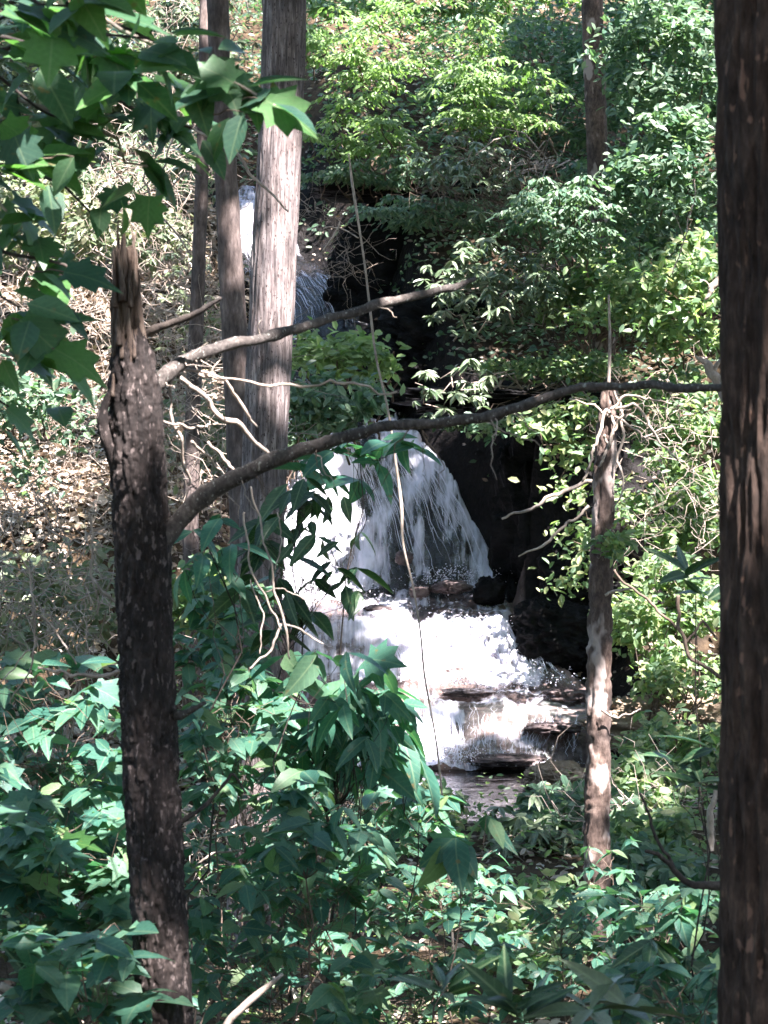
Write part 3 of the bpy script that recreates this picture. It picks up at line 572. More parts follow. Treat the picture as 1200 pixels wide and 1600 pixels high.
# blotchy snag lower right
p, r = trunk_path([(950, 600, 10), (948, 660, 14), (944, 760, 16), (940, 880, 17), (937, 1000, 18), (934, 1150, 18), (933, 1300, 19), (932, 1480, 22)], 12.0, n=360)
SN = tree_root('snag', p, 'blotchy dead snag topped with a knot of bare pale roots and twigs', 'dead tree')
V, Q = tube(p, r, 40, bark_disp(.014, 7, 5, 99)); mobj('trunk', V, Q, M['snag'], SN)
V, Q = tube(spline([P(951, 460, 12), P(953, 540, 12), P(950, 620, 12), P(948, 680, 11.98)], 30), np.linspace(.006, .013, 30), 8); mobj('branch', V, Q, M['twig'], SN)
for k, rows in enumerate([[(958, 600, 4), (962, 650, 4), (966, 700, 4), (962, 760, 3), (957, 800, 2)], [(950, 640, 5), (942, 670, 5), (930, 710, 4), (910, 752, 3)], [(955, 640, 4), (975, 620, 4), (1010, 625, 3), (1050, 630, 2)],
        [(950, 650, 4), (930, 632, 3), (890, 622, 2)], [(960, 640, 4), (985, 630, 4), (1020, 665, 4), (1045, 700, 3), (1060, 720, 2)], [(945, 680, 4), (955, 700, 4), (965, 660, 4), (972, 640, 3)],
        [(960, 650, 4), (1000, 680, 3), (1040, 660, 3), (1065, 690, 2)], [(925, 752, 6), (880, 770, 6), (840, 790, 5), (785, 812, 3)], [(920, 790, 4), (880, 830, 4), (850, 856, 4), (810, 868, 2)],
        [(950, 640, 4), (960, 670, 5), (948, 720, 4), (935, 730, 3)], [(945, 930, 4), (970, 925, 4), (1000, 915, 2)], [(940, 1110, 4), (965, 1118, 3), (1000, 1108, 2)]]):
    s = poly([(*P(a, b, 11.93 - .02 * (k % 3)), .55 * c / F * 12) for a, b, c in rows], 24, k, .04)
    V, Q = tube(s[:, :3] + .006 * np.stack([fbm(s[:, :3] * 9, k), fbm(s[:, :3] * 9, k + 3), fbm(s[:, :3] * 9, k + 6)], -1) * sstep(0, 5, np.arange(24))[:, None], s[:, 3], 8); mobj('twig', V, Q, M['twig'], SN)

# thin leaning sapling / vine stem in front of the falls
s = spline([(*P(a, b, 11.), c / F * 11) for a, b, c in [(545, 240, 1.2), (551, 290, 2.2), (565, 380, 1.7), (572, 430, 1.7), (579, 490, 2), (588, 560, 1.9), (606, 640, 1.8), (618, 720, 2.2), (627, 790, 2.9), (630, 850, 2), (646, 920, 1.7), (657, 990, 1.5), (664, 1060, 1.5), (683, 1170, 1.5), (700, 1350, 1.8), (712, 1560, 2.4)]], 160)
VN = empty('vine_stem', s[-1, :3], 'very thin bare leaning stem crossing in front of the waterfall', 'vine')
V, Q = tube(s[:, :3], s[:, 3], 8); mobj('stem', V, Q, M['twig'], VN)

# ------------------------------------------------------------------ dead twigs and sticks as single things
def stick(name, lists, Y, label, mat='twig', cat='twig', group=None, amp=.006):
    first = lists[0][0]; root = empty(name, P(first[0], first[1], Y), label, cat, group)
    for k, rows in enumerate(lists):
        n = max(16, 10 * len(rows)); s = poly([(*P(a, b, Y + (d[0] if d else 0)), (.52 if mat == 'twig' and c < 5.5 else 1) * c / F * Y) for a, b, c, *d in rows], n, k, amp * 3.5)
        V, Q = tube(s[:, :3] + amp * np.stack([fbm(s[:, :3] * 7, k), 0 * s[:, 0], fbm(s[:, :3] * 7, k + 6)], -1) * sstep(0, 4, np.arange(n))[:, None], s[:, 3], 8)
        mobj('stem' if k == 0 else 'twig', V, Q, M[mat], root)
    return root
stick('dead_twig', [[(392, 760, 3), (405, 850, 3), (425, 900, 3.4), (438, 980, 4), (452, 1030, 2.4)], [(382, 800, 3), (395, 880, 3.2), (418, 940, 3), (440, 985, 3)], [(392, 905, 2.5), (410, 960, 2.6), (408, 1020, 2)],
    [(440, 975, 4), (425, 1010, 4), (390, 1046, 3)], [(440, 975, 3), (470, 985, 3.4), (505, 1007, 2)], [(430, 890, 2), (442, 850, 2), (436, 800, 2)], [(415, 925, 2), (440, 920, 2), (500, 945, 1.6)]], 7.3, 'pale forked dead twig hanging by the leaves below the striped trunk')
stick('dead_twig', [[(20, 850, 3), (40, 900, 3), (50, 960, 3.4), (58, 1000, 3), (45, 1040, 3), (18, 1090, 2)], [(55, 960, 3), (85, 980, 3), (120, 1038, 2.4)], [(45, 1015, 2.5), (20, 1050, 2), (0, 1070, 2)], [(50, 940, 2), (60, 1010, 2)]], 6.6, 'pale curved dead twig hanging at the left picture edge')
stick('dead_twig', [[(140, 800, 3), (142, 880, 3), (145, 920, 3), (152, 962, 2)], [(142, 900, 4), (165, 925, 4.5), (185, 945, 4)]], 6.2, 'short pale twig hanging just left of the flaky trunk')
stick('fallen_stick', [[(330, 1640, 6), (360, 1592, 6), (400, 1555, 6), (442, 1522, 5)]], 6.5, 'straight pale grey stick leaning up at the bottom of the picture', amp=.001)
stick('bare_branch', [[(1010, 1330, 3, -.1), (1040, 1352, 4), (1080, 1382, 6), (1130, 1385, 8)], [(1060, 1370, 3), (1020, 1290, 2.5), (1000, 1240, 2)]], 6.2, 'dark bare branch running behind the lower thick brown trunk', 'dbranch', 'branch')
stick('bare_branch', [[(1060, 930, 3), (1058, 980, 3), (1080, 1030, 3), (1130, 1060, 3)], [(1070, 1010, 2), (1100, 970, 2), (1120, 1000, 2)], [(960, 890, 2), (1000, 930, 2), (1060, 985, 2.4)]], 9.5, 'thin brown curved twig among lit leaves beside the thick brown trunk', 'btwig', 'branch')
stick('pale_branch', [[(1136, 625, 9), (1118, 596, 8), (1104, 570, 7), (1086, 556, 3)], [(1110, 585, 6), (1128, 560, 4)]], 14, 'short whitish sunlit broken branch right beside the thick brown trunk', 'twig', 'branch')
stick('pale_branch', [[(1132, 425, 6), (1112, 448, 6), (1103, 468, 3)], [(1112, 448, 3), (1104, 440, 2), (1098, 438, 1)]], 15, 'small pinkish dead branch by the thick brown trunk above the whitish one', 'twig', 'branch')
stick('dead_twig', [[(290, 195, 4), (340, 225, 5), (380, 255, 5), (405, 290, 4), (450, 330, 3)], [(268, 150, 3), (262, 175, 3), (225, 210, 2)], [(262, 160, 3), (290, 195, 4)]], 11.5, 'straight pale twig slanting down across the striped trunk')
stick('dead_twig', [[(215, 210, 2.6), (235, 240, 2.6), (220, 285, 2.6), (250, 340, 3), (300, 400, 3)], [(150, 230, 2), (190, 275, 2.4), (225, 330, 2)], [(280, 190, 2.4), (250, 270, 3), (215, 300, 2)], [(300, 260, 2), (270, 290, 2.6), (225, 300, 2)]], 16, 'tangled pale twigs in the thicket above the broken treetop', 'twig')
stick('dead_twig', [[(505, 392, 3), (520, 370, 3), (532, 345, 2)], [(505, 358, 2), (530, 355, 2), (560, 372, 2)]], 20, 'small forked twig in front of the dark hollow right of the striped trunk')
stick('dead_twig', [[(1050, 430, 2), (1062, 390, 2), (1078, 340, 1.8), (1085, 280, 1.2)], [(1068, 370, 1.4), (1062, 350, 1), (1050, 330, .8)]], 18, 'long pale upright twig among the upper right leaves', 'twig')
stick('dead_twig', [[(1110, 1330, 6), (1108, 1280, 6), (1118, 1220, 4)]], 8, 'thick pinkish stick standing beside the foot of the thick brown trunk')
stick('dead_twig', [[(290, 1365, 4), (330, 1335, 4), (390, 1325, 3)], [(300, 1350, 3), (320, 1310, 2.6), (370, 1290, 2)], [(330, 1335, 2), (360, 1350, 2)]], 8.5, 'pale forked twig just right of the lower flaky trunk')
stick('dead_twig', [[(0, 1540, 7), (40, 1560, 6), (90, 1585, 6), (130, 1600, 4)], [(10, 1580, 4), (60, 1575, 4)]], 6.1, 'pale fallen sticks in the lower left corner', 'twig')

# ------------------------------------------------------------------ plants with single leaves
def ground_pt(px, py, Y, dx=0, dy=0):
    p = P(px, py, Y); x = p[0] + dx; y = p[1] + dy; return np.array([x, y, float(H(x, y))])
def plant(name, label, cat, base, stems, clusters, key, s=(.1, .14), k=(4, 7), stemmat='btwig', droop=.35, flat=.6, group=None, rad=.003, spread=1., dens=2.8):
    """clusters: list of (px, py, Y); leaves sit in whorls at the end of twigs that spring from a stem"""
    root = empty(name, base, label, cat, group)
    if len(clusters) > 10:
        r_ = np.random.default_rng(len(clusters)); stems = 2; k = (k[0] - 1, k[1] - 1); s = (s[0] * .72, s[1] * .85)
        q = [clusters[int(i)] for i in r_.integers(0, len(clusters), int(len(clusters) * (dens - 1)))]
        clusters = clusters + [(a + r_.normal(0, 22), b + r_.normal(0, 16), c + r_.normal(0, .15)) for a, b, c in q]
    b = np.asarray(base, float); C = np.array([P(*c) for c in clusters])
    cen = C.mean(0); mids = []
    order = np.argsort(np.arctan2(C[:, 2] - cen[2], C[:, 0] - cen[0])); groups = np.array_split(order, stems)
    for gi, g in enumerate(groups):
        top = C[g].mean(0) if stems > 1 else cen
        st = crooked(b + rng.normal(0, .03, 3) * [1, 1, 0], top, 14, .06, 11 * gi + int(abs(b[0] * 100)))
        V, Q = tube(st, np.linspace(rad * 1.4, rad * .6, 14), 8); mobj('stem', V, Q, M[stemmat], root)
        mb = MB()
        for ci in g:
            j = int(rng.integers(10, 14)) if len(g) > 1 else 13
            if np.linalg.norm(st[j] - C[ci]) < .02: continue
            mb.add(tube(crooked(st[j], C[ci], 8, .08, int(ci) + gi * 5), np.linspace(max(.0012, rad * .45), .0009, 8), 6))
        if mb.V: mb.build('twig', M[stemmat], root)
    nleaf = 0
    for ci in range(len(C)):
        kk = int(rng.integers(k[0], k[1] + 1)); a0 = rng.uniform(0, 6.28)
        out = nrm(C[ci] - (b + np.array([0, 0, .2])))
        for m in range(kk):
            if nleaf >= 295: break
            a = a0 + m * 2.4; hd = np.array([math.cos(a), math.sin(a), 0])
            yd = nrm(hd * spread + out * .35 * np.array([1, 1, .3]) + np.array([0, 0, -droop + rng.normal(0, .25)]))
            n = nrm(np.array([rng.normal(0, .35), rng.normal(-.25, .35), flat + .4]))
            off = rnd(1)[0] * rng.uniform(0, .02)
            kk_ = key if key != 'near' or rng.random() < .7 else ('lobed' if rng.random() < .3 else 'slim')
            put_leaf(kk_, root, C[ci] + off, yd, n, rng.uniform(*s) * rng.choice([.7, 1, 1.15])); nleaf += 1
    return root
def spots(n, x0, x1, y0, y1, Y0, Y1, seed=0):
    """n jittered cluster centres filling a pixel box"""
    r_ = np.random.default_rng(seed); o = []
    nx = max(1, int(round(math.sqrt(n * (x1 - x0) / max(1, y1 - y0))))); ny = max(1, int(math.ceil(n / nx)))
    for i in range(nx):
        for j in range(ny):
            o.append((x0 + (x1 - x0) * (i + r_.uniform(.1, .9)) / nx, y0 + (y1 - y0) * (j + r_.uniform(.1, .9)) / ny, r_.uniform(Y0, Y1)))
    return o
# lower left
B = lambda px, Y: ground_pt(px, 1600, Y)
plant('broadleaf_sapling', 'dark teal leafed sapling at the left edge, level with the pale hanging twigs', 'sapling', B(60, 7.4), 3, spots(26, -30, 190, 1020, 1260, 7, 7.8, 1), 'near', (.12, .17))
plant('broadleaf_sapling', 'sunlit green sapling with lobed leaves low at the left edge', 'sapling', B(70, 6.9), 3, spots(18, -30, 200, 1270, 1460, 6.6, 7.2, 2), 'lobed', (.12, .17), flat=.3)
plant('broadleaf_sapling', 'bluish broad leafed seedling in the bottom left corner', 'sapling', B(120, 5.8), 2, spots(12, 30, 215, 1450, 1600, 5.5, 6.1, 3), 'near', (.12, .17), droop=.05, flat=.9)
plant('broadleaf_sapling', 'low dark seedling behind the base of the flaky trunk', 'sapling', B(210, 8.3), 2, spots(14, 100, 330, 1380, 1640, 8, 8.6, 31), 'near', (.11, .15))
plant('broadleaf_sapling', 'leafy sapling just right of the flaky trunk at mid height', 'sapling', B(340, 7.9), 3, spots(20, 290, 440, 1050, 1250, 7.6, 8.3, 4), 'near', (.11, .15))
plant('broadleaf_sapling', 'lit green seedling right of the lower flaky trunk by the pale forked twig', 'sapling', B(390, 8.6), 3, spots(26, 300, 560, 1310, 1440, 8.3, 9, 5), 'near', (.09, .13), flat=.4)
plant('broadleaf_sapling', 'teal seedling patch right of the flaky trunk base around the leaning stick', 'sapling', B(400, 7.4), 3, spots(30, 290, 560, 1440, 1620, 7, 7.8, 6), 'near', (.09, .14))
plant('broadleaf_sapling', 'teal seedling patch at the bottom edge, centre of the picture', 'sapling', B(650, 7.8), 3, spots(30, 540, 800, 1430, 1620, 7.3, 8.2, 7), 'near', (.08, .13))
plant('broadleaf_sapling', 'bright green sapling spreading under the tall leaf bunch, left of the pool', 'sapling', B(560, 9.6), 3, spots(30, 440, 700, 1230, 1340, 9.2, 10.2, 8), 'near', (.09, .14), flat=.5)
plant('broadleaf_sapling', 'low sapling below the pool with mixed lit leaves', 'sapling', B(700, 9.8), 3, spots(24, 560, 800, 1350, 1450, 9.4, 10.2, 9), 'near', (.08, .12))
plant('broadleaf_sapling', 'sapling with large bluish drooping leaves below the pool', 'sapling', B(700, 6.9), 1, [(705, 1318, 6.9), (712, 1312, 6.85), (760, 1275, 7.0)], 'near', (.13, .16), (4, 5), droop=1.2, flat=.1)
plant('broadleaf_sapling', 'teal seedling beside the lower part of the blotchy snag', 'sapling', B(860, 8.2), 2, spots(16, 800, 960, 1400, 1570, 7.8, 8.6, 10), 'near', (.07, .11))
plant('broadleaf_sapling', 'bluish leafy seedling between the blotchy snag and thick brown trunk', 'sapling', B(1030, 7.4), 3, spots(26, 960, 1120, 1380, 1560, 7, 7.9, 11), 'near', (.09, .14))
plant('broadleaf_sapling', 'dark low seedlings at the foot of the thick brown trunk', 'sapling', B(1030, 6.2), 2, spots(12, 930, 1130, 1500, 1620, 5.9, 6.5, 12), 'near', (.09, .13))
plant('broadleaf_sapling', 'dim dense sapling in the centre under the hanging leaf bunch', 'sapling', B(470, 9.), 2, spots(26, 400, 640, 1180, 1380, 8.8, 9.4, 41), 'near', (.1, .14))
plant('broadleaf_sapling', 'dim sapling hiding the foot of the striped trunk', 'sapling', B(380, 10.4), 2, spots(26, 300, 460, 1080, 1340, 10, 10.8, 42), 'near', (.1, .14))
plant('broadleaf_sapling', 'leafy sapling left of the flaky trunk just above the lit lobed leaves', 'sapling', B(150, 8.6), 2, spots(22, 60, 230, 1180, 1360, 8.3, 9, 43), 'near', (.1, .14))
plant('broadleaf_sapling', 'small leaved sapling hiding the foot of the blotchy snag', 'sapling', B(900, 10.6), 2, spots(24, 800, 1010, 1380, 1520, 10.2, 11, 44), 'near', (.07, .11))
plant('broadleaf_sapling', 'small sapling in front of the snag, below pool level', 'sapling', B(960, 11.2), 1, spots(9, 900, 1000, 1310, 1400, 11, 11.4, 45), 'near', (.08, .11))
plant('broadleaf_sapling', 'low dim seedling directly below the hanging leaf bunch', 'sapling', B(470, 7.), 2, spots(22, 380, 600, 1230, 1420, 6.8, 7.4, 51), 'near', (.1, .14))
# tall central sapling with big leaves
plant('magnolia_sapling', 'tall sapling with big hanging dark leaves, just left of the lower falls', 'sapling', B(470, 8.2), 3, spots(22, 420, 630, 1060, 1200, 7.8, 8.4, 13), 'big', (.15, .2), (4, 6), droop=.7, flat=.3, rad=.006, stemmat='dbranch')
plant('magnolia_sapling', 'sapling top with round lit green leaves below the pale dead twig', 'sapling', B(500, 7.8), 2, [(450, 1025, 7.7), (492, 1018, 7.6), (540, 1018, 7.6), (580, 1030, 7.8), (470, 1060, 7.7), (560, 1075, 7.8)], 'near', (.14, .18), (3, 5), droop=.7, flat=.1, stemmat='dbranch')
plant('magnolia_sapling', 'sapling with long dark leaves drooping over the left edge of the falls', 'sapling', B(600, 8.6), 2, [(590, 1080, 8.4), (610, 1110, 8.4), (590, 1140, 8.3), (630, 1150, 8.4), (560, 1130, 8.2), (650, 1185, 8.5), (600, 1180, 8.4)], 'big', (.17, .24), (3, 5), droop=.8, flat=.3, stemmat='dbranch')
plant('shade_sapling', 'dark leafed twig cluster against the left veil of the main fall', 'sapling', B(430, 9.), 2, [(440, 800, 8.8), (470, 820, 8.8), (445, 870, 8.8), (490, 905, 8.9), (450, 925, 8.8), (540, 915, 8.9), (410, 850, 8.8), (480, 780, 8.8), (430, 960, 8.8), (470, 960, 8.8), (455, 760, 8.8), (510, 840, 8.8), (500, 780, 8.85), (560, 925, 8.9), (520, 880, 8.9), (400, 900, 8.8), (500, 960, 8.9)], 'dark', (.15, .24), (2, 4), droop=.75, flat=.25, stemmat='dbranch', rad=.004)
plant('shade_sapling', 'green leafed shoot reaching under the long lower branch', 'sapling', B(560, 9.4), 1, [(520, 705, 9.2), (560, 700, 9.2), (600, 690, 9.2), (630, 690, 9.2), (500, 740, 9.2), (560, 750, 9.3), (590, 725, 9.2), (640, 700, 9.25), (480, 720, 9.2), (540, 690, 9.2)], 'big', (.16, .22), (3, 4), droop=.4, flat=.4, stemmat='dbranch', rad=.004)
plant('shade_sapling', 'teal leaves just right of the flaky trunk below the branch fork', 'sapling', B(310, 8.), 1, [(300, 830, 7.8), (340, 810, 7.8), (320, 870, 7.8), (360, 850, 7.9), (290, 890, 7.8), (350, 900, 7.9)], 'big', (.12, .17), (3, 4), droop=.5, flat=.3, stemmat='dbranch', rad=.004)
plant('shade_sapling', 'dim leafy sapling between flaky and striped trunks at falls height', 'sapling', B(340, 9.6), 3, spots(22, 280, 430, 900, 1060, 9.2, 10, 14), 'near', (.1, .15), droop=.4)
# rhododendrons near
plant('rhododendron', 'near rhododendron whorl with long dark leaves at the bottom edge', 'rhododendron', B(790, 5.4), 1, [(800, 1575, 4.9), (690, 1550, 5.1), (815, 1590, 4.9)], 'strap', (.13, .17), (7, 9), droop=-.45, flat=.2, stemmat='dbranch')
plant('rhododendron', 'rhododendron with pale grey-green fanned leaves at the bottom edge by the snag', 'rhododendron', B(910, 5.2), 1, [(925, 1580, 4.9), (980, 1575, 5.0)], 'rhodo', (.12, .16), (6, 8), droop=-.1, flat=.5, stemmat='dbranch')
plant('rhododendron', 'rhododendron with strappy leaves beside the thick brown trunk near pool level', 'rhododendron', B(1110, 6.8), 1, [(1095, 1225, 6.3), (1050, 1190, 6.5), (1115, 1170, 6.4)], 'strap', (.13, .19), (6, 8), droop=-.1, flat=.3, stemmat='dbranch')
plant('rhododendron', 'rhododendron with dark upright leaves beside the trunk above the lit leaves', 'rhododendron', B(1125, 6.4), 1, [(1100, 930, 6.2), (1075, 900, 6.4)], 'strap', (.12, .17), (5, 7), droop=-.3, flat=.1, stemmat='dbranch')
plant('rhododendron', 'rhododendron with dark hanging leaves at the lower right by the bluish seedling', 'rhododendron', B(1060, 6.6), 1, [(1020, 1470, 6.5), (1070, 1500, 6.5), (1000, 1520, 6.5)], 'dark', (.11, .16), (6, 8), droop=.7, flat=.2, stemmat='dbranch')
plant('rhododendron', 'strappy leafed shoot at the left edge near the bottom', 'rhododendron', B(50, 6.1), 1, [(55, 1545, 5.9), (10, 1500, 6.0)], 'strap', (.13, .18), (4, 6), droop=-.5, flat=.2, stemmat='dbranch')
# maple reaching in at upper left
mp_base = np.array([-2.1, 5.4, float(H(-2.1, 5.4))])
MP = empty('maple_tree', mp_base, 'leafy maple tree reaching its branches in from the upper left', 'tree')
tp = crooked(mp_base - [0, 0, .1], mp_base + [.15, .1, 9], 60, .015, 5); V, Q = tube(tp, np.linspace(.14, .07, 60), 24, bark_disp(.005, 12, 4, 7)); mobj('trunk', V, Q, M['bark_t'], MP)
TREES.append((MP, tp, np.linspace(.14, .07, 60), M['bark_t']))
MT_br = [((430, 165, 4.9), 6, .5), ((330, 130, 5.0), 7, .5), ((230, 60, 4.6), 8, .5), ((150, 90, 5.0), 9, .5), ((120, 200, 5.2), 8, .5), ((200, 160, 5.3), 8, .5), ((60, 60, 5.1), 8, .4), ((40, 250, 5.0), 7, .4),
         ((150, 340, 5.4), 6, .4), ((60, 380, 5.2), 6, .4), ((150, 450, 5.1), 5, .4), ((30, 480, 4.9), 5, .4), ((130, 580, 5.2), 4, .4), ((60, 560, 5.0), 5, .4), ((110, 10, 4.4), 7, .3), ((230, 260, 5.3), 5, .4), ((300, 200, 5.3), 5, .4), ((20, 640, 5.0), 3, .3), ((10, 330, 5.1), 5, .4)]
nl = 0
for k, (c, m, _) in enumerate(MT_br):
    e = P(*c); a = tp[int(np.clip((e[2] + .1 - tp[0][2]) / 9 * 60 + 4, 5, 55))]
    br = crooked(a, e, 16, .07, 50 + k); V, Q = tube(br, np.linspace(.012, .003, 16), 8); mobj('branch', V, Q, M['dbranch'] if k % 3 else M['twig'], MP)
    for q in range(int(m * 2.6)):
        if nl > 280: break
        t = rng.integers(9, 16) if q < m * 1.2 else 15; pp = br[t] + rng.normal(0, .03, 3) * [1.6, 1, 1.3]
        qx = pp[0] / pp[1] * F + 600; qy = 800 - pp[2] / pp[1] * F
        if qx > 440 and qy > 90: continue
        if 95 < qx < 300 and 330 < qy < 680: continue
        yd = nrm(np.array([rng.normal(.35, .7), rng.normal(-.1, .5), rng.normal(-.35, .3)])); n = nrm(np.array([rng.normal(0, .35), -.35 + rng.normal(0, .3), .8]))
        put_leaf('maple' if rng.random() < .35 else 'mapleaf', MP, pp, yd, n, rng.uniform(.09, .15)); nl += 1
for px, py, s_, ax, ay, nx_, ny_ in [(412, 155, .15, .9, -.5, .1, -.75), (365, 130, .13, -.5, .3, .3, -.8), (380, 175, .12, -.3, -.9, -.2, -.8), (100, 425, .14, 1, -.2, .1, -.5), (30, 500, .16, .8, -.6, .1, -.6), (85, 545, .15, .9, -.5, .2, -.5),
        (60, 15, .2, 1, -.1, 0, -.2), (150, 20, .2, 1, -.15, 0, -.25), (0, 20, .2, .9, -.2, 0, -.3), (115, 245, .1, -.4, -.7, 0, -.9)]:
    p_ = P(px, py, 4.9); put_leaf('maple' if s_ > .125 else 'mapleaf', MP, p_, (ax, 0, ay), (nx_, ny_, 1 + ny_ * .5), s_)
    V, Q = tube(crooked(p_, p_ + np.array([-.12, .12, .03]), 6, .05, 3), np.linspace(.0015, .002, 6), 6); mobj('twig', V, Q, M['btwig'], MP)

# ------------------------------------------------------------------ background shrubs (leaves a few pixels each: joined foliage)
FAR = {'w': far_leaf(.55), 'n': far_leaf(.32)}
def bush(name, label, cat, c, rx, ry, dY, mat, n, s=(.05, .09), style='leafy', big=1.35, stemmat='btwig', group=None, singles=0, nsub=None, at=None):
    px, py, Y = c; cen = P(px, py, Y); X = rx / F * Y; Z = ry / F * Y
    g = float(H(cen[0], cen[1] + dY * .3)); base = np.array([cen[0], cen[1] + dY * .3, min(g, cen[2] + Z)])
    if at: base = P(*at)
    root = empty(name, base, label, cat, group)
    K = nsub or max(8, int(n / 45)); sub = cen + rnd(K) * rng.uniform(.25, 1, (K, 1)) ** .5 * np.array([X, dY, Z])
    gz = H(sub[:, 0], sub[:, 1]); sub[:, 2] = np.maximum(sub[:, 2], gz + .06)
    mb = MB()
    for i in range(min(K, 16)):
        b0 = base + np.array([rng.normal(0, X * .15), 0, 0]) if np.linalg.norm(base - sub[i]) < 1.9 else sub[i] + np.array([.1, .5, -.3])
        mb.add(tube(crooked(b0, sub[i], 9, .16, i + int(px)), np.linspace(.011, .004, 9) * (.3 if Y < 12 else 1), 6))
    mb.build('stems', M[stemmat], root, kind='stuff')
    idx = rng.integers(0, K, n); R = (X * Z) ** .5 * 1.15 / K ** .42
    if style == 'spray':
        off = rnd(n) * rng.uniform(0, 1, (n, 1)) ** .5 * np.array([R * 1.9, R * 1.6, R * .22]); off[:, 2] -= .35 * off[:, 0] ** 2 / max(R, .01) + .15 * np.abs(off[:, 1])
        nn = nrm(np.array([.05, -.35, 1]) + rng.normal(0, .3, (n, 3))); yd = nrm(off * [1, 1, .2] + rng.normal(0, .5 * R, (n, 3)) * [1, 1, .3] + [0, 0, -.08])
    elif style == 'rhodo':
        # whorls: leaves radiate from tips and droop
        tips = sub[rng.integers(0, K, max(1, n // 7))] + rng.normal(0, 1, (max(1, n // 7), 3)) * R * .8; ti = rng.integers(0, len(tips), n)
        a = rng.uniform(0, 6.28, n); yd = nrm(np.stack([np.cos(a), np.sin(a) * .8, rng.normal(-.55, .35, n)], -1)); nn = nrm(np.array([0, -.5, .8]) + rng.normal(0, .3, (n, 3)))
        pos = tips[ti]; off = pos - sub[idx]
    else:
        off = rng.normal(0, 1, (n, 3)) * R * np.array([.75, .75, .5]); nn = nrm(np.array([.05, -.55, .85]) + rng.normal(0, .4, (n, 3))); yd = nrm(rng.normal(0, 1, (n, 3)) * [1, .8, .6] + [0, -.2, -.3])
    pos = sub[idx] + off if style != 'rhodo' else pos
    gz = H(pos[:, 0], pos[:, 1]); pos[:, 2] = np.maximum(pos[:, 2], gz + .03)
    sz = rng.uniform(*s, n) * (big if not (style == 'rhodo') else 1.1)
    if singles:
        key = 'rhodo' if style == 'rhodo' else 'near'; order = np.argsort(pos[:, 1]); 
        for i in order[:singles]: put_leaf(key, root, pos[i], yd[i], nn[i], sz[i] * 1.1)
        kp = order[singles:]; pos, yd, nn, sz = pos[kp], yd[kp], nn[kp], sz[kp]
    if len(pos):
        V, Q = cloud(FAR['n' if style == 'rhodo' else 'w'], pos, yd, nn, sz); mobj('foliage', V, Q, M[mat], root, smooth=False, kind='stuff')
    return root
